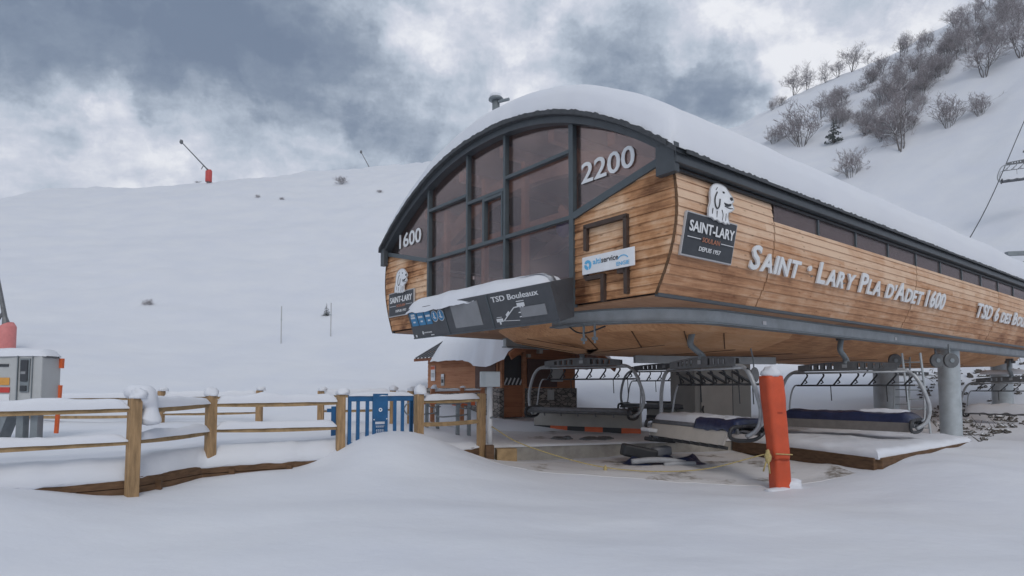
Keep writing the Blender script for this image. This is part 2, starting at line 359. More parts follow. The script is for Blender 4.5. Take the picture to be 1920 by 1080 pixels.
M_roofing = pm('roof_shingle', (.05, .054, .06), .7, var=.3, scale=10, bump=.4)
M_grey_edge = pm('sign_edge_grey', (.45, .45, .46), .5, var=.05, bump=0)
def stone_mat():
    m = pm('rubble_stone', (.2, .18, .165), .9, var=.3, scale=6, bump=.3); nt = m.node_tree; L = nt.links.new
    tc = nd(nt, 'ShaderNodeTexCoord'); mp = nd(nt, 'ShaderNodeMapping'); mp.inputs['Scale'].default_value = (4, 4, 10); L(tc.outputs['Object'], mp.inputs[0])
    v = nd(nt, 'ShaderNodeTexVoronoi'); v.inputs['Scale'].default_value = 1.; L(mp.outputs[0], v.inputs['Vector'])
    e = nd(nt, 'ShaderNodeTexVoronoi', feature='DISTANCE_TO_EDGE'); e.inputs['Scale'].default_value = 1.; L(mp.outputs[0], e.inputs['Vector'])
    hs = nd(nt, 'ShaderNodeSeparateXYZ'); L(v.outputs['Color'], hs.inputs[0])
    rp = nd(nt, 'ShaderNodeValToRGB'); rp.color_ramp.elements[0].color = (.11, .10, .095, 1); rp.color_ramp.elements[1].color = (.34, .30, .27, 1); L(hs.outputs[0], rp.inputs[0])
    mx = nd(nt, 'ShaderNodeMixRGB'); L(mth(nt, 'LESS_THAN', e.outputs['Distance'], .07), mx.inputs[0]); L(rp.outputs[0], mx.inputs[1]); mx.inputs[2].default_value = (.07, .064, .06, 1)
    L(mx.outputs[0], nt.nodes['Principled BSDF'].inputs['Base Color']); return m
M_stone = stone_mat()
# ------------------------------------------------------------------ text
def text_geo(runs, bold=.0, gap=.06):
    """runs: list of (string, scale); returns verts scaled to unit box (x 0..W,y 0..1,z 0..1) and faces"""
    V = []; F = []; x = 0.
    for s, k in runs:
        if s == ' ': x += .35 * k; continue
        cu = bpy.data.curves.new('t', 'FONT'); cu.body = s; cu.size = k; cu.extrude = .5; cu.offset = bold; cu.resolution_u = 3
        ob = bpy.data.objects.new('t', cu); COL.objects.link(ob)
        dg = bpy.context.evaluated_depsgraph_get(); dg.update()
        me = bpy.data.meshes.new_from_object(ob.evaluated_get(dg))
        vs = [v.co.copy() for v in me.vertices]; fs = [tuple(p.vertices) for p in me.polygons]
        bpy.data.objects.remove(ob); bpy.data.curves.remove(cu); bpy.data.meshes.remove(me)
        if not vs: continue
        x0 = min(v.x for v in vs); x1 = max(v.x for v in vs); b = len(V)
        V += [Vector((v.x - x0 + x, v.y, v.z)) for v in vs]; F += [tuple(i + b for i in f) for f in fs]
        x += x1 - x0 + gap * k
    W = max(v.x for v in V); y0 = min(v.y for v in V); y1 = max(v.y for v in V)
    return [Vector((v.x / W, (v.y - y0) / (y1 - y0), v.z + .5)) for v in V], F
def add_text(mb, runs, fn, bold=.0, gap=.06):
    if isinstance(runs, str): runs = [(runs, 1.)]
    V, F = text_geo(runs, bold, gap); mb.add([fn(v.x, v.y, v.z) for v in V], F); return mb
# ------------------------------------------------------------------ terrain
def tps_fit(P):
    P = np.array(P, float); n = len(P); X = P[:, :2]
    d = np.linalg.norm(X[:, None] - X[None], axis=2); K = np.where(d > 0, d * d * np.log(d + 1e-12), 0.) + np.eye(n) * .6
    A = np.zeros((n + 3, n + 3)); A[:n, :n] = K; A[:n, n] = 1; A[:n, n + 1:] = X; A[n, :n] = 1; A[n + 1:, :n] = X.T
    return X, np.linalg.solve(A, np.concatenate([P[:, 2], np.zeros(3)]))
CTRL = [(0, 1, 0), (-6, 1, 0), (6, 1, 0), (-14, 1, .1), (14, 1, .1), (0, 5, .02), (-6, 5, .1), (-3, 5.5, .02), (6, 5, .0), (12, 8, .1), (3, 8, .03), (0, 8, .1), (-3, 8, .16), (-6.2, 7.55, .56), (-5.45, 8.35, .31), (-5.0, 8.75, .27), (-4.85, 9.5, .26), (-4.15, 10.4, .43), (-3.2, 11.0, .28), (-4.6, 10.1, .30), (-8.5, 5.7, .55), (-12, 4, .5),
        (-2.5, 9.6, .25), (-2.4, 10.8, .52), (-1.6, 10.4, .34), (-3.0, 10.1, .33), (-2.5, 11.9, .95), (-2.9, 11.6, .86), (-3.05, 11.35, .68), (-2.1, 11.4, .78), (-1.6, 12.2, .86), (-1.2, 11.3, .46), (-.5, 12.4, .36), (-.5, 13.1, .26), (.2, 12.6, .22), (-3.4, 12.2, .6), (-1.8, 12.9, .7),
        (1.5, 12.8, .17), (3, 13.2, .14), (4.4, 12.5, .12), (5.2, 14, .15), (2.5, 11.3, .13), (4.74, 10.7, .10), (6.2, 10.7, .22), (5.6, 11.6, .14), (7.6, 11.3, .44), (8.5, 12.3, .46), (11, 13.8, .40), (8, 9.7, .16), (13.5, 15, .38), (10, 11, .22),
        (-8, 12, .3), (-10, 15, .3), (-6, 14, .3), (-3, 15, .3), (0, 15.5, .3), (3, 16, .3), (7, 16, .35), (9, 18, .42), (-14, 10, .4),
        (-1.5, 18, .66), (0, 18, .60), (2, 18.5, .60), (-8, 18.3, .76), (-13, 18, .8), (-10, 20, 1.0), (-5, 20.5, 1.0), (0, 21, .86), (2, 23, .86), (5, 24, .75), (10, 26, .8), (12, 19, .45), (13.6, 19.2, .08), (16.5, 20, .5), (16.5, 24, .65), (21, 25, .8), (19, 20, .5), (19, 28, 1.9), (22, 30, 3.0), (23, 26, 1.6), (15.5, 27, .8), (14, 30, .9), (0, 28, 2.4), (-15, 28, 3.0), (22, 33, 1.2)]
TX, TC = tps_fit(CTRL)
SKY = [(-900, 440), (-400, 402), (0, 372), (200, 355), (400, 339), (600, 321), (820, 302), (1000, 288), (1200, 268), (1390, 236), (1490, 182), (1549, 157), (1649, 111), (1707, 82), (1830, 20), (1856, 3), (1920, -38), (2100, -130), (2500, -280)]
_th = []; _te = []
for px, py in SKY:
    d = ray(px, py); _th.append(math.atan2(d.x, d.y)); _te.append(d.z / math.hypot(d.x, d.y))
_th = np.array(_th); _te = np.array(_te)
def hill_params(th):
    te = np.interp(th, _th, _te)
    k = np.clip((th - .05) / .45, 0, 1); k = k * k * (3 - 2 * k)
    return te, 20 + 15 * k, 118 + 8 * k
def hill_z(r, th):
    te, r0, rc = hill_params(th)
    t = np.clip((r - r0) / (rc - r0), -.2, 1); tt = np.clip(t, 0, 1)
    g = .36 * t + .64 * (3 * tt * tt - 2 * tt ** 3)
    # scale so the greatest elevation angle along this azimuth equals the skyline
    T = np.linspace(.05, 1, 60); G = .36 * T + .64 * (3 * T * T - 2 * T ** 3)
    rr = r0[..., None] + T * (rc - r0)[..., None]
    H = np.min((te[..., None] * rr + EYE - .9) / G, axis=-1)
    z = .9 + H * g
    return np.where(r > rc, z - (r - rc) * .12 - ((r - rc) ** 2) * .0012, z)
def terrain(x, y, fine=True):
    x = np.asarray(x, float); y = np.asarray(y, float); sh = x.shape; xf = x.ravel(); yf = y.ravel()
    r = np.hypot(xf, yf); th = np.arctan2(xf, yf)
    zt = np.zeros_like(xf); near = r < 34
    if near.any():
        xn = np.clip(xf[near], -16, 24); yn = np.clip(yf[near], 0, 34)
        d = np.sqrt((xn[:, None] - TX[:, 0]) ** 2 + (yn[:, None] - TX[:, 1]) ** 2)
        zt[near] = (d * d * np.log(d + 1e-12)) @ TC[:len(TX)] + TC[len(TX)] + TC[len(TX) + 1] * xn + TC[len(TX) + 2] * yn
    zh = hill_z(r, th)
    lo = np.interp(th, [0, .5], [20, 27]); k = np.clip((r - lo) / 7, 0, 1); k = k * k * (3 - 2 * k)
    k = np.where(yf < 0, 1, k); zh = np.where(yf < 2, np.minimum(zh, .5), zh)
    z = zt * (1 - k) + zh * k
    if fine:
        z = z + np.array([(.075 * fb(a * .33 + 2, b * .52, 2) + .016 * fb(a * 1.1, b * 1.6, 3) + .006 * nz(a * 4, b * 4)) * (1 if rr < 30 else 1 + min((rr - 30) / 20, 4)) + (0 if rr < 25 else min((rr - 25) / 40, 1) * .8 * fb(a * .06, b * .06, 4)) for a, b, rr in zip(xf, yf, r)])
    return z.reshape(sh)
def tz(x, y): return float(terrain(np.array([x]), np.array([y]))[0])
def ground_at(px, py):
    d = ray(px, py); h = math.hypot(d.x, d.y)
    rr = np.geomspace(5, 170, 240); xs = d.x / h * rr; ys = d.y / h * rr; zs = EYE + d.z / h * rr
    g = terrain(xs, ys); hit = np.nonzero(g >= zs)[0]
    i = hit[0] if len(hit) else int(np.argmin(zs - g))
    return Vector((xs[i], ys[i], g[i]))
def build_ground():
    def axis(a0, lo, hi, step0, grow):
        def half(lim):
            out = [0.]; s = step0
            while out[-1] < lim:
                out.append(out[-1] + s)
                if out[-1] > 7: s *= grow
            return out
        return [a0 - q for q in half(a0 - lo)[:0:-1]] + [a0 + q for q in half(hi - a0)]
    xs = np.array(axis(0., -260, 300, .17, 1.018)); ys = np.array(axis(10.5, -40, 300, .14, 1.02))
    X, Y = np.meshgrid(xs, ys, indexing='ij'); Z = terrain(X, Y)
    nx, ny = X.shape
    co = np.stack([X, Y, Z], -1).reshape(-1, 3)
    idx = np.arange(nx * ny).reshape(nx, ny)
    q = np.stack([idx[:-1, :-1], idx[1:, :-1], idx[1:, 1:], idx[:-1, 1:]], -1).reshape(-1, 4)
    me = bpy.data.meshes.new('snow_ground'); me.from_pydata(co.tolist(), [], q.tolist())
    me.polygons.foreach_set('use_smooth', [True] * len(me.polygons)); me.materials.append(M_snow)
    o = bpy.data.objects.new('snow_ground', me); COL.objects.link(o); tag(o, 'wind-smoothed snow ground rising into the ski slopes behind the station', kind='structure')
build_ground()
# ------------------------------------------------------------------ the lift station
SO = Vector((2.4, 9.0, 0)); SRZ = math.atan2(.623, .782); AX = Vector((math.cos(SRZ), math.sin(SRZ), 0)); BX = Vector((-AX.y, AX.x, 0))
def S(u, v, z=0.): return SO + AX * u + BX * v + Vector((0, 0, z))
W = 9.06; LEN = 27.0; ZE = 5.28; ZB = 3.16; ZF = 4.94; ZQ = 4.69; VQ = 2.16
def arch(v): return ZE + 1.62 * (1 - min(1, abs((v - W / 2) / (W / 2))) ** 2.15)
def vs(z):      # side wall section: bulging, drawn in at the bottom
    t = (ZF - z) / (ZF - ZB); return .06 - .10 * math.sin(math.pi * min(max(t, 0), 1)) + .34 * max(t, 0) ** 2
PH = .137
st = empty('lift_station', tuple(SO), SRZ, 'big wood-clad chairlift station with arched snowy roof and glazed front', 'building')
def build_station():
    def lap_wall(mb, fn_pt, rows, z0, nseg=1):
        pass
    # side wall panels (right and left) of lapped boards
    seams = [0., 2.7, 9.1, 15.5, 21.9, LEN]
    nrow = int(round((ZF - ZB) / PH))
    for side in (0, 1):
        for a, b in zip(seams[:-1], seams[1:]):
            mb = MB(); g = .02
            for r in range(nrow):
                z0 = ZB + r * PH; z1 = z0 + PH
                top = 4.60 if a > 1 else ZF
                if z0 >= top - .02: continue
                z1 = min(z1, top)
                def P(u, z, off):
                    v = vs(z) - off; return (u, v if side == 0 else W - v, z)
                u0 = a + g; u1 = b - g
                p = [P(u0, z0, .022), P(u1, z0, .022), P(u1, z1, .004), P(u0, z1, .004), P(u0, z0, -.02), P(u1, z0, -.02), P(u1, z1 + .01, -.02), P(u0, z1 + .01, -.02)]
                fs = [(0, 1, 2, 3), (0, 4, 5, 1), (1, 5, 6, 2), (0, 3, 7, 4), (3, 2, 6, 7)]
                if side: fs = [f[::-1] for f in fs]
                mb.add(p, fs)
            mb.build('side_wall', M_side, st)
        # backing wall, dark gaps at the seams
        mb = MB()
        mb.grid(2, nrow + 1, lambda i, j: (LEN * i + .02 * (1 - i), (vs(ZB + (ZF - ZB) * j / nrow) + .03) if side == 0 else W - vs(ZB + (ZF - ZB) * j / nrow) - .03, ZB + (ZF - ZB) * j / nrow - (.35 if j == nrow else 0)), flip=bool(side))
        mb.build('wall_backing', M_black, st)
        mb = MB(); mb.box((LEN / 2, vs(ZB) - .005 if side == 0 else W - vs(ZB) + .005, ZB - .03), (LEN, .07, .05)); mb.build('bottom_trim', M_dark, st)
        # window band
        for k in range(int((LEN - 2.7) / 1.6)):
            u0 = 2.72 + k * 1.6; mb = MB()
            y = .035 if side == 0 else W - .035
            mb.box((u0 + .8, y, (4.60 + ZF) / 2), (1.53, .012, ZF - 4.60 - .01)); wn = mb.build('side_window', M_wglass, st)
            mb = MB(); mb.box((u0 + 1.6 - .01, y - (.012 if side == 0 else -.012), (4.60 + ZF) / 2), (.05, .05, ZF - 4.60)); mb.build('window_bar', M_mull, wn)
    # front boards right and left of the glazing
    for side in (0, 1):
        mb = MB(); rows = int((5.12 - ZB) / PH) + 1
        def vl(z): return VQ - .04 if z <= ZQ else VQ - .04 - (z - ZQ) / (5.16 - ZQ) * (VQ - .1)
        for r in range(rows):
            z0 = ZB + r * PH; z1 = min(z0 + PH, 5.13)
            if z1 - z0 < .02: continue
            def q(v, z, off): return (-off, v if side == 0 else W - v, z)
            r0 = vs(z0) - .005; r1 = vs(z1) - .005; l0 = max(vl(z0), r0 + .01); l1 = max(vl(z1), r1 + .01)
            p = [q(l0, z0, .022), q(r0, z0, .022), q(r1, z1, .004), q(l1, z1, .004), q(l0, z0, -.02), q(r0, z0, -.02), q(r1, z1, -.02), q(l1, z1, -.02)]
            fs = [(0, 1, 2, 3), (0, 4, 5, 1), (1, 5, 6, 2), (0, 3, 7, 4), (3, 2, 6, 7)]
            if side: fs = [f[::-1] for f in fs]
            mb.add(p, fs)
        mb.build('front_wall', M_front, st)
    # corner trims follow the curved corner
    for side in (0, 1):
        mb = MB(); mb.tube([(-.012, (vs(z) - .01) if side == 0 else W - vs(z) + .01, z) for z in np.linspace(ZB - .02, ZF, 12)], .02, 6); mb.build('corner_trim', M_board, st, True)
    # brown conduit frame on the right front wall
    mb = MB(); x = -.05
    for a, b in (((1.80, 4.02), (1.80, 4.42)), ((.93, 3.2), (.93, 4.42)), ((1.835, 4.42), (.895, 4.42)), ((1.80, 3.62), (1.80, 3.55)), ((1.80, 3.55), (1.42, 3.55)), ((1.42, 3.58), (1.42, 3.13)), ((.93, 3.57), (1.10, 3.57))):
        mb.bar((x, a[0], a[1]), (x, b[0], b[1]), .07, .075, up=(1, 0, 0))
    build_split(mb, 'conduit', pm('brown_conduit', (.055, .033, .024), .6, var=.2), st)
    # glazing
    cols = [(VQ, 4.03, (4.67, 5.84)), (4.03, 5.32, (4.67, 5.63)), (5.32, 6.9, (4.67, 5.82))]
    ARCHB = .17
    def pane(v0, v1, z0, z1):   # z1 None -> up to the arch
        n = 9; top = [(v0 + (v1 - v0) * i / n) for i in range(n + 1)]
        poly = [(v1, z0), (v0, z0)] + ([(v, arch(v) - ARCHB) for v in top] if z1 is None else [(v0, z1), (v1, z1)])
        mb = MB(); mb.prism(poly, lambda v, z: (.03, v, z), lambda v, z: (.045, v, z)); return mb.build('window_pane', M_glass, st)
    for ci, (v0, v1, (za, zb)) in enumerate(cols):
        pane(v0, v1, ZB, za)
        if ci == 1: pane(v0, 4.73, za, zb); pane(4.73, v1, za, zb)
        else: pane(v0, v1, za, zb)
        pane(v0, v1, zb, None)
    for side in (0, 1):
        f = (lambda v: v) if side == 0 else (lambda v: W - v)
        vv = np.linspace(.12, VQ, 12); poly = [(f(VQ), ZQ), (f(.12), 5.15)] + [(f(v), max(5.17, arch(v) - ARCHB)) for v in vv]
        if side: poly = poly[::-1]
        mb = MB(); mb.prism(poly, lambda v, z: (.03, v, z), lambda v, z: (.045, v, z)); mb.build('window_pane', M_glass, st)
    mb = MB()
    def mul(a, b, wd=.075): mb.bar((-.005, a[0], a[1]), (-.005, b[0], b[1]), wd, .10, up=(1, 0, 0))
    for v, w_ in ((VQ, .105), (4.03, .065), (5.32, .06), (6.9, .07)): mul((v, ZB - .05), (v, arch(v) - .1), w_)
    for v0, v1, (za, zb) in cols: mul((v0 + .04, za), (v1 - .04, za), .07); mul((v0 + .04, zb), (v1 - .04, zb), .062)
    mul((4.73, 4.70), (4.73, 5.60), .07); mul((4.10, 5.56), (4.69, 5.56), .06); mul((4.11, 4.70), (4.11, 5.6), .05)
    mul((VQ - .05, ZQ - .01), (.05, 5.17), .12); mul((6.95, ZQ - .01), (W - .05, 5.17), .10)
    build_split(mb, 'mullion', M_mull, st)
    # roof shell with dark verge, fascia and snow
    def edge_n(u, k): return .022 * fb(u * 5, k, 3) 
    nv = 48; nu = 60
    mb = MB(); U0 = -.22
    vv = np.linspace(-.16, W + .02, nv)
    def rz(v): return arch(min(max(v, 0), W)) - (max(0, -v) + max(0, v - W)) * .75
    mb.grid(2, nv, lambda i, j: (U0 + (LEN + .4) * i, vv[j], rz(vv[j])), flip=True)
    mb.grid(2, nv, lambda i, j: (U0 + (LEN + .4) * i, vv[j], rz(vv[j]) - .07))
    mb.grid(2, nv, lambda i, j: (U0, vv[j], rz(vv[j]) - .07 * (1 - i)), flip=False)
    roof = mb.build('roof', M_roofing, st)
    mb = MB()   # arched verge board
    n2 = 60; v2 = np.linspace(.0, W, n2)
    for k in range(n2 - 1):
        a, b = v2[k], v2[k + 1]; t0 = .125
        mb.hexa([(-.14, a, arch(a) - .07 - t0), (-.14, b, arch(b) - .07 - t0), (.06, b, arch(b) - .07 - t0), (.06, a, arch(a) - .07 - t0), (-.14, a, arch(a) - .072), (-.14, b, arch(b) - .072), (.06, b, arch(b) - .072), (.06, a, arch(a) - .072)])
    mb.build('verge_board', M_dark, st)
    for side in (0, 1):
        y = -.05 if side == 0 else W - .06
        mb = MB(); mb.box((LEN / 2 - .02, y, (ZE - .10 + ZF) / 2 + .02), (LEN + .28, .14, ZE - .12 - ZF)); mb.build('fascia', M_dark, st, bevel=.01)
        mb = MB(); mb.box((LEN / 2, y + (.06 if side == 0 else -.06), ZF - .02), (LEN, .05, .045)); mb.build('fascia_lip', M_black, st)
        mb = MB(); mb.box((-.11, (.08 if side == 0 else W - .10), ZE - .22), (.12, .34 if side == 0 else .18, .44)); mb.build('corner_block', M_dark, st, bevel=.01)
    # snow blanket
    mb = MB(); us = np.concatenate([np.linspace(0, .9, 14), np.linspace(1.1, LEN, 52)]); vn = 96
    tt = np.linspace(0, 1, vn); tv = .5 - .5 * np.cos(tt * math.pi) * (1 - .0); tv = .35 * tv + .65 * tt
    def top(u, v):
        d0 = u + .0; dv = min(v + .14, W + .01 - v); du = min(d0, LEN - u)
        rim = 1 + .22 * fb(u * .9, v * .9, 3)
        rf = min(du / (.45 * rim), 1); q1 = math.sqrt(max(0, 1 - (1 - rf) ** 2)); rs = min(dv / (.36 * rim), 1); q2 = math.sqrt(max(0, 1 - (1 - rs) ** 2))
        T = (.57 + .06 * fb(u * .35, v * .35, 3)) * (1 if v < 5 else 1 - .12 * min((v - 5) / 3, 1))
        return T * min(q1, 1) * q2
    def P(i, j):
        u = us[i]; v = -.14 + (W + .15) * tv[j]
        uu = u + U0 + .03 + (.05 * fb(v * 2.5, 3.3, 4) if i == 0 else 0)
        vo = (-.06 + .05 * fb(u * 3, 1.7, 4)) if j == 0 else ((.06 + .05 * fb(u * 3, 9.7, 4)) if j == vn - 1 else 0)
        return (uu, v - vo * (1 if j == 0 else 1), rz(v) + .012 + top(u, v))
    mb.grid(len(us), vn, P, flip=False); mb.build('snow_cover', M_snow_roof, roof, True)
    # ragged dark shingle edge showing under the snow
    mb = MB(); uu = np.arange(0, LEN, .055); rnd = random.Random(5); hs = [rnd.uniform(.03, .075) for _ in uu]
    mb.grid(len(uu), 3, lambda i, j: (uu[i], -.175 + (.10 if j == 2 else 0), rz(-.16) - .05 + (hs[i] if j else 0)), flip=True); mb.build('shingle_edge', M_roofing, roof)
    mb = MB(); v3 = np.arange(.0, W, .05); h3 = [rnd.uniform(.0, .028) for _ in v3]
    mb.grid(len(v3), 3, lambda i, j: (U0 - .012 + (.10 if j == 2 else 0), v3[i], arch(v3[i]) - .06 + (.07 + h3[i] if j else 0)), flip=False); mb.build('shingle_edge', M_roofing, roof)
    # roof vent
    b = Vector((.7, 5.3, arch(5.3) + .50)); mb = MB(); mb.lathe([(.085, -.5), (.085, .72)], b, 16); vt = mb.build('roof_vent', M_galv_d, st, True)
    mb = MB(); mb.lathe([(.085, .72), (.165, .73), (.165, .76), (.06, .86), (.0, .87)], b, 16); mb.build('vent_cap', M_galv_d, vt, True)
    mb = MB(); mb.blob(b + Vector((0, 0, .78)), .14, .14, .12, 3, .12, flat=-.02); mb.build('snow_cap', M_snow_roof, vt, True)
    mb = MB(); mb.tube([b + Vector((.0, -.1, .66)), b + Vector((.1, -.34, .66))], .035, 8); mb.build('vent_arm', M_galv_d, vt)
    # interior seen through the glass
    for u in (1.0, 4.2, 8.4):
        mb = MB(); v2 = np.linspace(.5, W - .5, 24)
        for a, b_ in zip(v2[:-1], v2[1:]):
            za = arch(a) - .42; zb = arch(b_) - .42
            mb.hexa([(u, a, za - .42), (u, b_, zb - .42), (u + .2, b_, zb - .42), (u + .2, a, za - .42), (u, a, za), (u, b_, zb), (u + .2, b_, zb), (u + .2, a, za)])
        mb.build('roof_beam', M_inner, st)
    for v in (1.5, 3.0, 4.5, 6.0, 7.5):
        mb = MB(); mb.box((LEN / 2, v, arch(v) - .30), (LEN - .5, .16, .22)); mb.build('purlin', M_inner, st)
    mb = MB(); mb.box((1.1, 4.53, 5.12), (.16, 6.8, .28)); mb.build('tie_beam', M_inner, st)
    mb = MB()
    for v in (3.86, 5.2, 2.5, 6.7): mb.box((.34, v, 4.55), (.12, .11, 3.3 if 3 < v < 6 else 2.6))
    mb.bar((.7, 2.2, 4.3), (.7, 3.2, 5.2), .14, .14); build_split(mb, 'inner_post', M_inner, st)
    mb = MB(); mb.box((1.6, 4.6, 3.75), (.9, 3.2, .5)); mb.bar((1.5, 2.5, 3.3), (1.5, 2.5, 4.6), .08, .08); mb.tube([(1.3, 3.4, 5.05), (1.3, 2.1, 5.1)], .05, 8)
    mb.box((3.4, 4.5, 4.2), (.1, 8, 1.9)); mb.build('drive_machinery', M_innerwall, st)
    mb = MB(); mb.blob((.85, 3.28, 4.86), .13, .2, .2, 1, 0); mb.build('violet_ball', M_violet, st, True)  # plain round violet-blue blob just behind the glazing
    mb = MB(); mb.box((.30, 4.72, 3.78), (.05, .55, .26)); mb.build('notice_board', pm('salmon_board', (.62, .34, .25), .7, var=.05), st)
    mb = MB(); mb.grid(2, 30, lambda i, j: (.1 + (LEN - .2) * i, .3 + (W - .6) * j / 29, arch(.3 + (W - .6) * j / 29) - .12)); mb.build('ceiling_lining', pm('ceiling_boards', (.17, .098, .068), .8, var=.3, scale=4, stretch=(1, 6, 1)), st)
    mb = MB(); mb.box((LEN / 2 + .1, W / 2, ZB + .03), (LEN - .3, W - .9, .05)); mb.build('inner_floor', M_innerwall, st)
    mb = MB(); mb.box((LEN - .1, W / 2, 4.4), (.08, W - .9, 2.4)); mb.build('rear_wall', M_innerwall, st)
    # soffit and hull below
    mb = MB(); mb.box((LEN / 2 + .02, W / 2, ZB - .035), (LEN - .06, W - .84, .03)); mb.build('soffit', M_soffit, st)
    def outline(ins, u0, n=10, r=2.2):
        v0, v1 = 1.55 + ins, W - 1.55 - ins; a = u0 + ins; pts = []
        for k in range(n + 1):
            t = math.pi / 2 * k / n; pts.append((a + r - r * math.sin(t), v0 + r - r * math.cos(t)))
        for k in range(n + 1):
            t = math.pi / 2 * k / n; pts.append((a + r - r * math.cos(t), v1 - r + r * math.sin(t)))
        pts.append((LEN - 2, v1)); pts.insert(0, (LEN - 2, v0)); return pts
    A = outline(0, 1.35); B = outline(.22, 1.45); C = outline(1.0, 1.9); n = len(A)
    mb = MB(); mb.add([(u, v, ZB - .05) for u, v in A] + [(u, v, 2.86) for u, v in B] + [(u, v, 2.62) for u, v in C],
        [(i, i + 1, n + i + 1, n + i) for i in range(n - 1)] + [(n + i, n + i + 1, 2 * n + i + 1, 2 * n + i) for i in range(n - 1)] + [tuple(range(2 * n, 3 * n)), (n - 1, 0, n, 2 * n - 1), (2 * n - 1, n, 2 * n, 3 * n - 1)])
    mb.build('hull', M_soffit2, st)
    mb = MB()
    for k in range(1, n - 1, 3):
        mb.bar((*B[k], 2.852), (*C[k], 2.614), .02, .012)
    for k in range(9):
        u = 3 + k * 2.6; mb.bar((u, 2.6, 2.613), (u + 1.2, W - 2.6, 2.613), .03, .01)
    build_split(mb, 'hull_joint', M_board, st)
    # guide rail running round the front
    path = []; vr = .86; r = 1.9; u0 = .50
    path = [(LEN - .5, vr)] + [(u, vr) for u in np.linspace(24, u0 + r + .3, 12)] + [(u0 + r - r * math.sin(t), vr + r - r * math.cos(t)) for t in np.linspace(0, math.pi / 2, 14)] + [(u0, 3.2)]
    path2 = [(3.2, W - vr), (LEN - .5, W - vr)]
    for pth in (path, path2):
        mb = MB(); mb.rectsweep([(u, v, 2.985) for u, v in pth], .12, .20); mb.build('guide_rail', M_galv, st)
        mb = MB(); mb.rectsweep([(u, v, 2.868) for u, v in pth], .24, .03); mb.rectsweep([(u, v, 3.100) for u, v in pth], .24, .025); build_split(mb, 'rail_flange', M_galv_d, st)
    mb = MB()
    for u in (3.4, 9.6): mb.box((u + .3, .79, 2.97), (.12, .02, .07))
    build_split(mb, 'rail_plate', M_white, st)
    for v in (2.42, 2.15):
        mb = MB(); mb.tube([(.5, v, 2.88), (.5, v, 2.52)], .022, 8); mb.box((.5, v, 2.60), (.10, .05, .05)); mb.build('rail_bracket', M_galv_d, st)
    mb = MB(); mb.tube(spline([(.5, 2.8, 2.86), (.52, 2.6, 2.74), (.5, 2.3, 2.72), (.5, 1.9, 2.80)], 5), .015, 6); mb.build('rail_cable', M_black, st)
    # white letters on the glass
    for txt, va, vb in (('2200', 1.97, .80), ('1600', 8.40, 7.34)):
        mb = MB(); add_text(mb, txt, lambda a, b, c: (.025 - .012 * c, va + (vb - va) * a, 5.20 + .36 * b), bold=.012); build_split(mb, 'number', M_letter, st)
    # columns
    for name, u, v, rad, zt in (('column', 15.0, 1.2, .29, 3.0), ('column', 19.0, 4.5, .44, 2.9), ('column', 25.8, 2.5, .38, 3.0)):
        p = S(u, v); zb = min(tz(p.x, p.y), .5) - .3; mb = MB(); mb.lathe([(rad, zb), (rad, zt), (rad * 1.25, zt + .02), (rad * 1.25, zt + .1)], (u, v, 0), 28)
        c = mb.build(name, M_galv, st, True); c.modifiers.new('es', 'EDGE_SPLIT').split_angle = R(40)
    # service beam under the hull and its arms
    mb = MB(); mb.bar((5.6, 5.6, 2.50), (9.5, 3.8, 2.50), .16, .2); mb.build('cross_beam', M_galv, st)
build_station()
def side_pt(u, z, off): return Vector((u, vs(z) - .022 - off, z))
def sthing(name, base, label, cat, group=None):
    b = S(*base); return empty(name, tuple(b), SRZ, label, cat, group)
# --- raised letters on the side wall
def small_caps(words):
    runs = []
    for i, w_ in enumerate(words):
        if i: runs.append((' ', 1.))
        if w_ == '·': runs.append(('\u00b7', 1.15)); continue
        if w_.isdigit(): runs.append((w_, 1.)); continue
        for j, ch in enumerate(w_):
            runs.append((ch.upper(), 1. if (ch.isupper()) else .76))
    return runs
def wall_letters(words, u0, u1, z0, h, label, gap):
    base = (u0, 0., z0); t = sthing('raised_lettering', base, label, 'lettering', 'raised words on the long wall')
    runs = small_caps(words); V, F = text_geo(runs, .022, gap)
    mb = MB(); mb.add([side_pt(u0 + (u1 - u0) * v.x, z0 + h * v.y, 0.03 + .032 * v.z) for v in V], F)
    build_split(mb, 'letter', M_letter, t, origin=base)
    mb = MB()
    for u in np.linspace(u0 + .2, u1 - .2, 14):
        p = side_pt(u, z0 + h * .3, 0.); mb.bar(p + Vector((0, .03, 0)), p + Vector((0, -.02, 0)), .02, .02)
    build_split(mb, 'standoff', M_galv_d, t, origin=base)
wall_letters(['Saint', '·', 'Lary', 'Pla', "d'Adet", '1600'], 1.97, 10.95, 3.70, .40, 'long line of raised white capitals ending in 1600 on the wood side wall', .09)
wall_letters(['TSD', '6', 'des', 'Bouleaux'], 13.5, 20.2, 3.70, .40, 'shorter line of raised white capitals beginning with TSD near the right edge', .09)
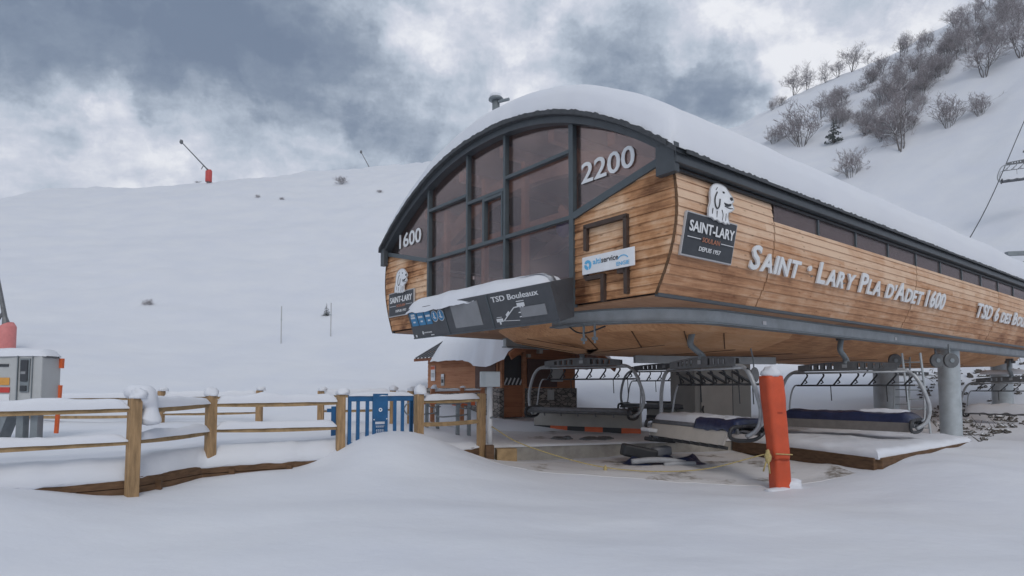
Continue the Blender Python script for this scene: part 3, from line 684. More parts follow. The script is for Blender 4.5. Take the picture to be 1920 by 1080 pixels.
# --- dog emblem signs
DOG = [(862, 490), (863, 440), (876, 395), (880, 335), (893, 297), (918, 273), (953, 265), (983, 274), (1000, 298), (1019, 324), (1024, 350), (1012, 366), (1022, 395), (1002, 420), (986, 430), (981, 460), (992, 498), (975, 496), (968, 506), (950, 496), (935, 503), (915, 492), (900, 498), (885, 488)]
DOG = [((x - 862) / 162, (506 - y) / 241) for x, y in DOG]
def dog_sign(fn, t, base, w_, h, dogw, dogh, dogx, small=False):
    """fn(x, y, off): board coordinates in metres to station coordinates"""
    mb = MB(); mb.prism([(0, 0), (w_, 0), (w_, h), (0, h)], lambda x, y: fn(x, y, .05), lambda x, y: fn(x, y, .01)); mb.build('board_edge', M_grey_edge, t, origin=base)
    mb = MB(); e = .02; mb.prism([(e, e), (w_ - e, e), (w_ - e, h - e), (e, h - e)], lambda x, y: fn(x, y, .054), lambda x, y: fn(x, y, .045)); mb.build('board', M_sign, t, origin=base)
    mb = MB(); add_text(mb, 'SAINT-LARY', lambda a, b, c: fn(w_ * (.06 + .88 * a), h * (.56 + .25 * b), .053 + .008 * c), bold=.018)
    add_text(mb, 'DEPUIS 1957', lambda a, b, c: fn(w_ * (.30 + .42 * a), h * (.16 + .10 * b), .053 + .006 * c), bold=.01)
    for a, b in ((.05, .30), (.70, .95)): mb.prism([(w_ * a, h * .42), (w_ * b, h * .42), (w_ * b, h * .435), (w_ * a, h * .435)], lambda x, y: fn(x, y, .058), lambda x, y: fn(x, y, .05))
    build_split(mb, 'letter', M_letter, t, origin=base)
    mb = MB(); add_text(mb, 'SOULAN', lambda a, b, c: fn(w_ * (.33 + .34 * a), h * (.37 + .11 * b), .053 + .006 * c), bold=.01); build_split(mb, 'letter', M_copper, t, origin=base)
    def sc_(poly, k, x, y): return [((a - .5) * k + .5, (b - .5) * k + .5) for a, b in poly]
    y0 = h * .90
    g = lambda off: (lambda x, y: fn(dogx + dogw * x, y0 + dogh * y, off))
    mb = MB(); mb.prism(DOG[::-1], g(.085), g(.058)); dg = mb.build('dog_emblem', M_white, t, origin=base)
    mb = MB()
    def stroke(pts, wd):
        P2 = spline([(x, y, 0) for x, y in pts], 5)
        for a, b in zip(P2[:-1], P2[1:]):
            d = (b - a).normalized(); nrm = Vector((-d.y, d.x, 0)) * wd / 2
            q = [a - nrm, b - nrm, b + nrm, a + nrm]; mb.prism([(p.x, p.y) for p in q], g(.089), g(.08))
    P_ = lambda *pts: [((x - 862) / 162, (506 - y) / 241) for x, y in pts]
    mb.prism(P_((1003, 330), (1016, 326), (1021, 340), (1012, 350), (1002, 343))[::-1], g(.09), g(.08))
    mb.prism(P_((957, 308), (966, 304), (974, 311), (965, 317))[::-1], g(.09), g(.08))
    mb.prism(P_((962, 375), (985, 378), (1008, 368), (1003, 384), (985, 394), (968, 388))[::-1], g(.09), g(.08))
    stroke(P_((925, 320), (908, 360), (905, 400), (915, 425), (930, 405), (938, 360)), .03)
    stroke(P_((965, 395), (990, 402), (1015, 398)), .02); stroke(P_((945, 425), (950, 455), (945, 490)), .016); stroke(P_((890, 430), (885, 465)), .014); stroke(P_((915, 440), (912, 480)), .014); stroke(P_((970, 440), (966, 485)), .014); stroke(P_((930, 290), (918, 310)), .014)
    mb.build('dog_face', M_black, dg, origin=base)
    mb = MB(); stroke(DOG + [DOG[0]], .022); mb.build('dog_outline', M_grey_edge, dg, origin=base)
base = (.15, 0, 3.70); t = sthing('emblem_sign', base, 'large charcoal sign with white dog head on the long side wall', 'sign', 'dog emblem signs')
dog_sign(lambda x, y, off: side_pt(.15 + x, 3.70 + y, off), t, base, 1.32, .63, .70, .62, .48)
base = (0, 8.75, 3.62); t = sthing('emblem_sign', base, 'smaller charcoal dog head sign beside the display box on the left front', 'sign', 'dog emblem signs')
dog_sign(lambda x, y, off: Vector((-.022 - off, 8.75 - x, 3.50 + y)), t, base, 1.25, .60, .62, .60, .36)
# --- white company sign on the front wall
base = (-.09, 1.84, 3.61); t = sthing('company_sign', base, 'white rectangular sign with blue swirl on the front boards', 'sign')
F1 = lambda x, y, off: Vector((-.09 - off, 1.84 - x, 3.61 + y))
mb = MB(); mb.prism([(0, 0), (1.12, 0), (1.12, .29), (0, .29)], lambda x, y: F1(x, y, .02), lambda x, y: F1(x, y, 0)); mb.build('panel', M_white, t, origin=base, bevel=.004)
mb = MB(); add_text(mb, 'alti', lambda a, b, c: F1(.25 + .17 * a, .14 + .09 * b, .021 + .004 * c), bold=.01)
def ring(mb, cx, cy, r0, r1, a0, a1, fn, o1, o0, n=16):
    pts = [(cx + r1 * math.cos(t), cy + r1 * math.sin(t)) for t in np.linspace(a0, a1, n)] + [(cx + r0 * math.cos(t), cy + r0 * math.sin(t)) for t in np.linspace(a1, a0, n)]
    m = len(pts)
    for i in range(n - 1):
        q = [pts[i], pts[i + 1], pts[m - 2 - i], pts[m - 1 - i]]; mb.prism(q, lambda x, y: fn(x, y, o1), lambda x, y: fn(x, y, o0))
ring(mb, .13, .145, .035, .085, R(-60), R(150), F1, .025, .018); ring(mb, .13, .145, .02, .075, R(170), R(280), F1, .025, .018)
add_text(mb, 'ENGIE', lambda a, b, c: F1(.76 + .26 * a, .04 + .06 * b, .021 + .004 * c), bold=.01); ring(mb, .89, .06, .125, .14, R(40), R(140), F1, .025, .018)
build_split(mb, 'print', M_cyan, t, origin=base)
mb = MB(); add_text(mb, 'service', lambda a, b, c: F1(.435 + .36 * a, .14 + .085 * b, .021 + .004 * c), bold=.012); build_split(mb, 'letter', M_black, t, origin=base)
# --- information display box on the front
base = (-.4, 4.2, 2.8); t = sthing('display_box', base, 'long dark grey information display box slung under the front glazing', 'display')
V0, V1 = 1.86, 6.52; PROF = [(-.02, 3.63), (-.82, 3.43), (-.60, 2.80), (-.02, 2.95)]
mb = MB(); mb.prism(PROF, lambda u, z: (u, V0 + (.26 if u > -.1 else 0), z), lambda u, z: (u, V1, z)); mb.f = [f[::-1] for f in mb.f]; mb.build('housing', M_panel, t, origin=base, bevel=.01)
TN = Vector((-.63, 0, .22)).normalized()
def F2(x, y, off=0.):   # x metres from left end, y 0..1 up the sloping face
    return Vector((-.60 - .22 * y, V1 - x, 2.80 + .63 * y)) + Vector((-.944, 0, -.33)) * off
LW = V1 - V0
def quad(mb, x0, y0, x1, y1, off=.006, th=.006): mb.prism([(x0, y0), (x1, y0), (x1, y1), (x0, y1)], lambda x, y: F2(x, y, off), lambda x, y: F2(x, y, off - th))
mb = MB()
for x in (1.42, 2.92): quad(mb, x, .0, x + .03, 1., .012, .02)
quad(mb, 0, .0, LW, .035, .014, .02); build_split(mb, 'frame_bar', M_mull, t, origin=base)
mb = MB(); quad(mb, 1.72, .18, 2.62, .88, .012, .02); quad(mb, 3.78, .23, 4.42, .50, .012, .02); build_split(mb, 'screen', M_screen, t, origin=base)
mb = MB(); quad(mb, .10, .42, .36, .86, .01, .015); quad(mb, .40, .42, .66, .86, .01, .015); quad(mb, .70, .42, .92, .86, .01, .015)
def disc(mb, cx, cy, r, off, k=.67, n=22, th=.012): mb.prism([(cx + r * math.cos(2 * math.pi * i / n), cy + r / k * math.sin(2 * math.pi * i / n)) for i in range(n)], lambda x, y: F2(x, y, off), lambda x, y: F2(x, y, off - th))
for cx in (1.06, 1.30): disc(mb, cx, .64, .105, .012)
build_split(mb, 'pictogram', M_blue, t, origin=base)
mb = MB()
for cx in (1.06, 1.30): disc(mb, cx, .64, .118, .007)
for x in (.13, .43, .73):
    quad(mb, x, .66, x + .17, .72, .013, .004); quad(mb, x + .05, .52, x + .14, .57, .013, .004)
quad(mb, .15, .74, .30, .81, .013, .004)
for cx in (1.06, 1.30): quad(mb, cx - .015, .56, cx + .015, .70, .016, .004); disc(mb, cx, .73, .02, .016, th=.004); mb.prism([(cx - .05, .60), (cx + .05, .56), (cx + .055, .59), (cx - .045, .63)], lambda x, y: F2(x, y, .016), lambda x, y: F2(x, y, .012))
add_text(mb, 'TSD Bouleaux', lambda a, b, c: F2(3.05 + 1.28 * a, .74 + .15 * b, .004 + .006 * c), bold=.012)
def sline(a, b, wd=.018):
    d = Vector((b[0] - a[0], (b[1] - a[1]) * .67, 0)).normalized(); nx, ny = -d.y * wd / 2, d.x * wd / 2 / .67
    mb.prism([(a[0] - nx, a[1] - ny), (b[0] - nx, b[1] - ny), (b[0] + nx, b[1] + ny), (a[0] + nx, a[1] + ny)], lambda x, y: F2(x, y, .01), lambda x, y: F2(x, y, .004))
sline((3.28, .22), (3.62, .52)); sline((3.62, .52), (3.78, .53)); sline((3.22, .21), (3.70, .17), .008); sline((3.12, .22), (3.2, .22)); sline((3.36, .34), (3.46, .43), .035)
quad(mb, 3.06, .19, 3.24, .28, .01); quad(mb, 3.13, .12, 3.17, .2, .01); quad(mb, 3.72, .52, 3.92, .62, .01); quad(mb, 3.78, .44, 3.81, .52, .01); quad(mb, 3.85, .46, 3.88, .52, .01)
quad(mb, 3.72, .655, 3.92, .675, .01); quad(mb, 3.08, .31, 3.22, .325, .01); quad(mb, 3.72, .36, 3.80, .385, .01); quad(mb, 3.72, .25, 3.79, .27, .01)
quad(mb, .12, .05, .17, .13, .01); quad(mb, .42, .12, .47, .22, .01); add_text(mb, 'MONTAGNE', lambda a, b, c: F2(.50 + .30 * a, .15 + .04 * b, .004 + .006 * c), bold=.01); quad(mb, .74, .06, .86, .09, .01)
build_split(mb, 'print', M_letter, t, origin=base)
mb = MB()   # snow lying on the sloping lid, slid back near the right end
def Pm(i, j):
    a = i / 59; b = j / 9; v = V1 + .02 - (V1 - V0 - .38) * a; e = min(i, 59 - i) / 5; e = min(1, e)
    u = -.85 + .72 * b + .05 * fb(v * 1.3, 7.7, 3) * (1 if b < .5 else 0) + (.22 * max(0, a - .55) / .45 if b < .5 else 0)
    hgt = .20 * math.sqrt(max(0, 1 - (2 * b - 1) ** 2)) * math.sqrt(max(e, 0)) * (1 + .25 * fb(v * .9, b * 2, 3))
    return (u, v, 3.43 + (u + .82) * .25 - .005 + hgt - (.10 + .05 * fb(v * 2, 2.2, 3) if j == 0 and a < .6 else 0))
mb.grid(60, 10, Pm, flip=True); mb.build('snow_cover', M_snow_roof, t, True, origin=base)
# ------------------------------------------------------------------ platforms
def poly_slab(name, pts, z0, z1, m, parent=None):
    mb = MB(); n = len(pts); mb.add([(x, y, z0) for x, y in pts] + [(x, y, z1) for x, y in pts], [tuple(range(n, 2 * n))] + [(i, (i + 1) % n, (i + 1) % n + n, i + n) for i in range(n)])
    return mb.build(name, m, parent)
Pu = lambda u, v: tuple(S(u, v))[:2]
slab = [Pu(-.15, 5.55), Pu(3.6, 4.12), Pu(6.6, 2.92), Pu(8.5, 2.6), Pu(12, 2.6), Pu(12, 8), Pu(6, 10.5), Pu(0, 11.2), Pu(-2.0, 9.0)]
tag(poly_slab('platform', slab, -.1, .49, M_conc), 'concrete boarding platform under the station', kind='structure')
def sheet(poly, z, m, name, thick, seed, step=.22, parent=None, rim=.25, label=None):
    """a snow layer over a star-shaped polygon: rings from the rim to the middle, thin, uneven, rounded at its rim"""
    P = [Vector((*p, 0)) for p in poly]; c = sum(P, Vector()) / len(P); ring_ = []
    for a, b in zip(P, P[1:] + P[:1]):
        k = max(2, int((b - a).length / (step * .6)))
        for i in range(k): ring_.append(a.lerp(b, i / k))
    ds = [0., 0., .03, .07, .12, .2, .3, .45, .65, .9, 1.2, 1.6, 2.1]; mb = MB(); n = len(ring_)
    rmax = max((p - c).length for p in ring_); fr = np.linspace(0, 1, max(6, int(rmax / step / 1.6)))[1:]
    def P_(i, j):
        p = ring_[i % n]; L_ = (p - c).length; d = (c - p) / L_
        dmax = min(2.1, L_ * .5)
        s_ = ds[j] / 2.1 * dmax if j < len(ds) else dmax + (L_ - dmax) * fr[j - len(ds)]
        q = p + d * (s_ - .045 + .02 * fb(p.x * 3, p.y * 3, 3)) if s_ < L_ * .95 else p + d * s_
        r = min(s_ / rim, 1); h = thick * math.sqrt(max(0, 1 - (1 - r) ** 2)) * (1 + .35 * fb(q.x * 1.1 + seed, q.y * 1.1, 3))
        return (q.x, q.y, z + .004 + h + (.02 * fb(q.x * 3, q.y * 3) * min(1, thick * 8) if j > 1 else (-.03 if j == 0 else 0)))
    mb.grid(n + 1, len(ds) + len(fr), P_, flip=False)
    return mb.build(name, m, parent, True)
tag(sheet(slab, .49, M_slab_snow, 'platform_snow', .05, 3., rim=.4), 'trodden thin snow with bare patches on the concrete platform', kind='structure')
wp = [Pu(4.65, -.75), Pu(9.95, -.62), Pu(9.95, 2.9), Pu(6.2, 3.0)]
wpl = empty('wooden_platform', tuple(S(7.5, 1.0)), 0, 'low timber-edged platform corner with a thick snow layer behind the orange pad', 'platform')
O = wpl.location.copy()
o = poly_slab('deck', wp, .0, .50, M_conc); o.parent = wpl; o.location = -O
mb = MB()
for a, b in ((0, 1), (3, 0)):
    pa = Vector((*wp[a], .36)); pb = Vector((*wp[b], .36)); d = (pb - pa).normalized(); nrm = Vector((d.y, -d.x, 0)) * .05
    mb.bar(pa + nrm - d * .02, pb + nrm + d * .02, .09, .27); mb.bar(pa + nrm * .9 - Vector((0, 0, .24)), pb + nrm * .9 - Vector((0, 0, .24)), .07, .20)
build_split(mb, 'timber_edge', M_board, wpl, origin=O, bevel=.008)
o = sheet([tuple(np.array(p) + (np.array(p) - np.mean(wp, axis=0)) * .02) for p in wp], .50, M_snow, 'snow_layer', .12, 9., step=.16, rim=.22); o.parent = wpl; o.location = -O
# thin dirty snow in the pit in front of the platform
pit = [Pu(-.4, 4.6), Pu(3.6, 3.9), Pu(6.1, 2.7), Pu(5.2, .6), Pu(4.3, -.5), Pu(3.0, .2), Pu(1.6, 1.6), Pu(.2, 3.2)]
def pit_sheet():
    o = sheet(pit, 0, M_pit, 'trampled_snow', .0, 5., step=.2); me = o.data; f0 = me.polygons[0].vertices; len_j = max(f0) - min(f0) - 1
    for k, v in enumerate(me.vertices): v.co.z = tz(v.co.x, v.co.y) + (.006 if k % len_j else -.04)
    tag(o, 'trampled dirty snow with straw in the hollow before the platform', kind='structure')
pit_sheet()
# ------------------------------------------------------------------ queue deck, its snow and boards
FP = {'L': Vector((-9.5, 5.4, 0)), 'P': Vector((-6.4, 7.9, 0)), 'A': Vector((-5.3, 8.8, 0)), 'B': Vector((-5.0, 10.2, 0)), 'C': Vector((-3.1, 11.5, 0)), 'D': Vector((-1.8, 12.25, 0)), 'E': Vector((-.65, 13.35, 0))}
BK = {'L': (-20, 18.6), 'P': (-13, 18.8), 'A': (-10, 18.8), 'B': (-7.5, 18.8), 'C': (-4, 18.8), 'D': (-2, 18.3), 'E': (-.7, 17.6)}
deck = empty('queue_deck', (-5, 11.5, 0), 0, 'raised timber queue deck buried in deep snow behind the rail fence', 'deck')
DO = Vector(deck.location)
def build_deck():
    keys = 'LPABCDE'; fr = []; bk = []; n = 9
    for a, b in zip(keys[:-1], keys[1:]):
        m_ = int((FP[b] - FP[a]).length / .12) + 1
        for i in range(m_):
            t = i / m_; fr.append(FP[a].lerp(FP[b], t)); bk.append(Vector((*BK[a], 0)).lerp(Vector((*BK[b], 0)), t))
    fr.append(FP['E']); bk.append(Vector((*BK['E'], 0)))
    ss = [0, .0, .04, .09, .16, .26, .4, .6, .9, 1.3, 1.9, 2.6, 3.5, 4.6, 6, 8]
    def hgt(x, y):
        k = max(0, min(1, (x + 3.0) / 2.4)); k = k * k * (3 - 2 * k)
        return .78 * (1 - k) + .56 * k + .16 * math.exp(-((x + 2.4) ** 2 + (y - 12.2) ** 2) / .7)
    mb = MB()
    def P(i, j):
        f, b = fr[i], bk[i]; L_ = (b - f).length; s = ss[j]; d = (b - f) / L_
        p = f + d * (s + (.05 if j > 0 else .05)) if s < 8 else b
        lip = -.07 + .035 * fb(f.x * 1.6, f.y * 1.6, 3)
        if j <= 1: p = f + d * (lip if j == 1 else lip + .04)
        r = min(max(s, 0) / .22, 1); q = math.sqrt(max(0, 1 - (1 - r) ** 2))
        z = .50 + (hgt(p.x, p.y) - .50) * q + .025 * fb(p.x * 1.4, p.y * 1.4, 3) + (.045 * fb(f.x * 4, f.y * 4, 3) if j <= 4 else 0)
        if j == 0: z = .455 + .02 * fb(f.x * 3, f.y * 3, 3)
        return (p.x, p.y, z)
    mb.grid(len(fr), len(ss), P, flip=False); mb.build('snow_blanket', M_snow, deck, True, origin=DO)
    mb = MB(); mb2 = MB()
    for a, b in zip('LPABCD', 'PABCDE'):
        p, q = FP[a], FP[b]; d = (q - p).normalized()
        for z, h in ((.43, .13), (.27, .17), (.08, .18)):
            mb.bar(p + Vector((0, 0, z)) + d * .0, q + Vector((0, 0, z)), .07, h)
        k = int((q - p).length / .45)
        for i in range(1, k):
            r_ = p.lerp(q, i / k) + Vector((d.y, -d.x, 0)) * .06
            if i % 2: mb2.box(r_ + Vector((0, 0, .2)), (.09, .05, .42))
    build_split(mb, 'retaining_board', M_board, deck, origin=DO, bevel=.006); build_split(mb2, 'stake', M_board, deck, origin=DO)
    mb = MB(); c = FP['C']; mb.bar(c + Vector((.08, 0, .52)), c + Vector((.42, -.72, .2)), .06, .10); mb.build('ramp_edge', M_board, deck, origin=DO)
    poly_ = [tuple(FP[k] + Vector((0, .06, 0)))[:2] for k in keys] + [BK[k] for k in keys[::-1]]
    o = poly_slab('deck_floor', poly_, .2, .42, M_board); o.parent = deck; o.location = -DO
build_deck()
# ------------------------------------------------------------------ fences
def snow_strip(mb, a, b, w_, h, seed, taper=True):
    a = Vector(a); b = Vector(b); L_ = (b - a).length; n = max(6, int(L_ / .09)); d = (b - a) / L_; s = Vector((d.y, -d.x, 0)); k = 9
    def P(i, j):
        t = i / n; e = min(1, min(t, 1 - t) * L_ / .12) if taper else 1; e = math.sqrt(e); an = math.pi * j / (k - 1)
        g = 1 + .35 * fb(a.x * 3 + t * L_ * 2.2 + seed, seed * 1.7, 3)
        return a + d * (t * L_) + s * (math.cos(an) * w_ / 2 * (.75 + .25 * e) * (1 + .12 * nz(t * L_ * 5, seed))) + Vector((0, 0, math.sin(an) ** .8 * h * e * g - (.012 if j in (0, k - 1) else 0) * (1 + .5 * fb(t * L_ * 3, seed + j))))
    mb.grid(n + 1, k, P, flip=True)
def fence(name, posts, rails, label, pw=.148, group='rail fences round the queue', snow_h=.11, base=None, rail_h=.08, rail_w=.06, caps=None, mat_post=None, mat_rail=None, top_over=0):
    """posts: list of (x, y, z_bottom, z_top); rails: list of (i, j, z_i, z_j, snow)"""
    p0 = Vector(posts[0][:2] + (posts[0][2],)); t = empty(name, tuple(p0), 0, label, 'fence', group); rnd = random.Random(len(label))
    for i, (x, y, zb, zt) in enumerate(posts):
        if zt is None: continue
        nb = posts[min(i + 1, len(posts) - 1)]; pb = posts[max(i - 1, 0)]; ang = math.atan2(nb[1] - pb[1], nb[0] - pb[0])
        mb = MB(); M = Matrix.Rotation(ang + rnd.uniform(-.08, .08), 3, 'Z') @ Matrix.Rotation(rnd.uniform(-.015, .015), 3, 'X'); mb.box((x, y, (zb + zt) / 2), (pw, pw * .95, zt - zb), M)
        po = mb.build('post', mat_post or M_post, t, origin=p0, bevel=.012)
        cp = (caps or {}).get(i, .12) * .8
        if cp:
            mb = MB(); mb.blob((x + rnd.uniform(-.02, .05), y + .02, zt + cp * .2), pw * .60 + cp * .22, pw * .62 + cp * .25, cp * .95, i + len(label), .3, 22, 14, flat=-cp * .24); mb.build('snow_cap', M_snow, po, True, origin=p0)
    for (i, j, zi, zj, sn) in rails:
        a = Vector((*posts[i][:2], zi)); b = Vector((*posts[j][:2], zj)); d = (b - a).normalized()
        off = Vector((-d.y, d.x, 0)) * (pw * .1)
        a, b = a + off, b + off; mb = MB(); n = 10
        for k in range(n):
            q0 = a.lerp(b, k / n); q1 = a.lerp(b, (k + 1) / n); s0 = -.02 * math.sin(math.pi * k / n); s1 = -.02 * math.sin(math.pi * (k + 1) / n)
            mb.bar(q0 + Vector((0, 0, s0)), q1 + Vector((0, 0, s1)), rail_w, rail_h)
        ro = mb.build('rail', mat_rail or M_rail, t, origin=p0)
        if sn:
            mb = MB(); snow_strip(mb, a + d * pw * .4 + Vector((0, 0, rail_h / 2 - .02)), b - d * pw * .4 + Vector((0, 0, rail_h / 2 - .02)), rail_w + .07, sn, i * 3.1 + zi * 7); mb.build('snow_strip', M_snow, ro, True, origin=p0)
    return t
f = FP
fence('rail_fence', [(f['L'].x, f['L'].y - .05, 0., 1.62), (f['A'].x + .08, f['A'].y - .06, .0, 1.60), (f['B'].x + .05, f['B'].y + .20, .2, 1.61), (f['C'].x, f['C'].y - .05, .1, 1.62)],
      [(0, 1, 1.42, 1.45, .13), (0, 1, .98, 1.0, .10), (1, 2, 1.44, 1.47, .13), (1, 2, 1.01, 1.02, .12), (2, 3, 1.47, 1.48, .14), (2, 3, 1.05, 1.03, .11)],
      'front rail fence of three thick snow-capped posts left of the blue gate', caps={0: .1, 1: .16, 2: .16, 3: .13})
# heavy lump of snow sagging off the rail by the nearest post
mbx = MB(); A_ = f['A'].lerp(f['B'], .12)
mbx.tube(spline([A_ + Vector(q) for q in ((-.14, -.14, 1.64), (.0, -.14, 1.67), (.11, -.08, 1.60), (.15, -.04, 1.48), (.15, -.05, 1.36), (.13, -.06, 1.26), (.13, -.06, 1.21))], 6), [.03, .07, .09, .10, .11, .12] + [.125 + .03 * math.sin(k * .35) for k in range(22)] + [.135, .13, .12, .11, .095, .08, .06, .035, .01][:9], 16)
for k, v in enumerate(mbx.v): mbx.v[k] = v + Vector((nz(v.x * 5, v.y * 5, v.z * 5), nz(v.x * 5 + 9, v.y * 5, v.z * 5), nz(v.x * 5, v.y * 5 + 9, v.z * 5))) * .035
lump = mbx.build('snow_lump', M_snow, None, True, origin=(A_.x, A_.y, 1.3), loc=(A_.x, A_.y, 1.3)); tag(lump, 'drooping snow lump clinging to the rail beside the nearest fence post', 'snow')
fence('rail_fence', [(f['D'].x, f['D'].y - .02, .3, 1.62), (f['E'].x, f['E'].y - .02, .05, 1.62)], [(0, 1, 1.48, 1.50, .10), (0, 1, 1.03, 1.04, 0)],
      'short two-post rail fence between the blue gate and the grey electric box', caps={0: .2, 1: .0})
def far_posts(lst, zb): return [(p.x, p.y, zb, p.z) for p in lst]
def pz(px, py, Y):
    p = at(px, py, Y); return p
b1 = [pz(40, 733, 17.6), pz(303, 733, 17.6), pz(487, 732, 17.7)]
fence('rail_fence', [(p.x, p.y, .5, p.z) for p in b1], [(0, 1, pz(0, 748, 17.6).z, pz(0, 746, 17.6).z, .13), (0, 1, pz(0, 782, 17.6).z, pz(0, 780, 17.6).z, 0), (1, 2, pz(0, 745, 17.6).z, pz(0, 744, 17.6).z, .15), (1, 2, pz(0, 776, 17.6).z, pz(0, 773, 17.6).z, .05)],
      'rear rail fence on the left beyond the ticket reader, seen behind the front rails', pw=.16, caps={0: 0, 1: .14, 2: .14})
b2 = [pz(602, 733, 16.6), pz(737, 732, 16.9), pz(770, 733, 16.9)]
fence('rail_fence', [(p.x, p.y, .5, p.z) for p in b2], [(0, 1, pz(0, 742, 16.6).z, pz(0, 740, 16.9).z, .16), (0, 1, pz(0, 770, 16.6).z, pz(0, 767, 16.9).z, .04), (1, 2, pz(0, 740, 16.9).z, pz(0, 740, 16.9).z, .1)],
      'rear rail fence behind the blue gate with a snow hump on its rail', pw=.16, caps={0: .12, 1: .14, 2: .13})
b3 = [pz(811, 729, 18.4), pz(866, 727, 18.8), pz(905, 727, 19.0)]
fence('rail_fence', [(p.x, p.y, .5, p.z) for p in b3], [(0, 1, pz(0, 735, 18.4).z, pz(0, 733, 18.8).z, .07), (1, 2, pz(0, 733, 18.8).z, pz(0, 732, 19.).z, .04)],
      'short reddish rail fence close to the stone base of the hut', pw=.12, caps={0: .12, 1: .06, 2: 0}, mat_post=M_hutwood, mat_rail=M_hutwood)
# ------------------------------------------------------------------ blue gate
def build_gate():
    a = f['C'] + Vector((.12, -.02, 0)); b = f['D'] - Vector((.12, .02, 0)); d = (b - a).normalized(); L_ = (b - a).length; rz_ = math.atan2(d.y, d.x)
    g = empty('gate', (a.x, a.y, .75), rz_, 'blue slatted metal gate with a solid centre plate half sunk in snow', 'gate')
    mb = MB(); mb.box((L_ / 2, 0, .80), (L_, .05, .12)); mb.build('top_rail', M_gate, g, bevel=.006)
    mb = MB(); mb.box((L_ / 2, 0, -.05), (L_, .05, .10)); mb.build('bottom_rail', M_gate, g)
    for x in (.03, .19, .37, .92, 1.08, 1.26, L_ - .03):
        if x > L_: continue
        mb = MB(); mb.box((x, 0, .37), (.062, .03, .76)); mb.build('slat', M_gate, g)
    mb = MB(); c = L_ * .47; w_ = .30; mb.box((c, -.03, .62), (w_, .03, .52)); mb.box((c - w_ / 2 + .025, -.03, .19), (.05, .03, .36)); mb.box((c + w_ / 2 - .025, -.03, .19), (.05, .03, .36))
    for k in range(5): mb.box((c - .08 + .04 * k, -.03, .15), (.017, .02, .26))
    mb.box((c, -.03, .235), (w_ - .09, .02, .03)); mb.box((c, -.03, .30), (w_ - .09, .02, .03)); mb.build('centre_plate', M_gate, g)
    mb = MB()
    ring(mb, c, .58, .018, .036, 0, 2 * math.pi, lambda x, y, o: Vector((x, -.045 - o, y)), .004, 0); mb.build('lock', M_white, g)
    mb = MB(); mb.box((c - w_ * .42, -.05, .40), (.02, .012, .02)); mb.box((c + w_ * .42, -.05, .41), (.02, .012, .02)); build_split(mb, 'bolt', M_white, g)
    mb = MB(); snow_strip(mb, (.0, 0, .85), (L_, 0, .85), .09, .06, 3.3); mb.build('snow_strip', M_snow, g, True)
    p = at(626, 790, 12.3); t = empty('gate_post', (p.x, p.y, .7), 0, 'blue steel gate hinge post standing just behind the gate', 'post')
    mb = MB(); mb.box((0, 0, .32), (.09, .09, .72)); mb.build('tube', M_gate, t, bevel=.01)
    mb = MB(); mb.box((0, 0, .04), (.26, .12, .10)); mb.box((-.03, 0, .60), (.2, .06, .07)); build_split(mb, 'hinge_bracket', M_gate, t)
build_gate()
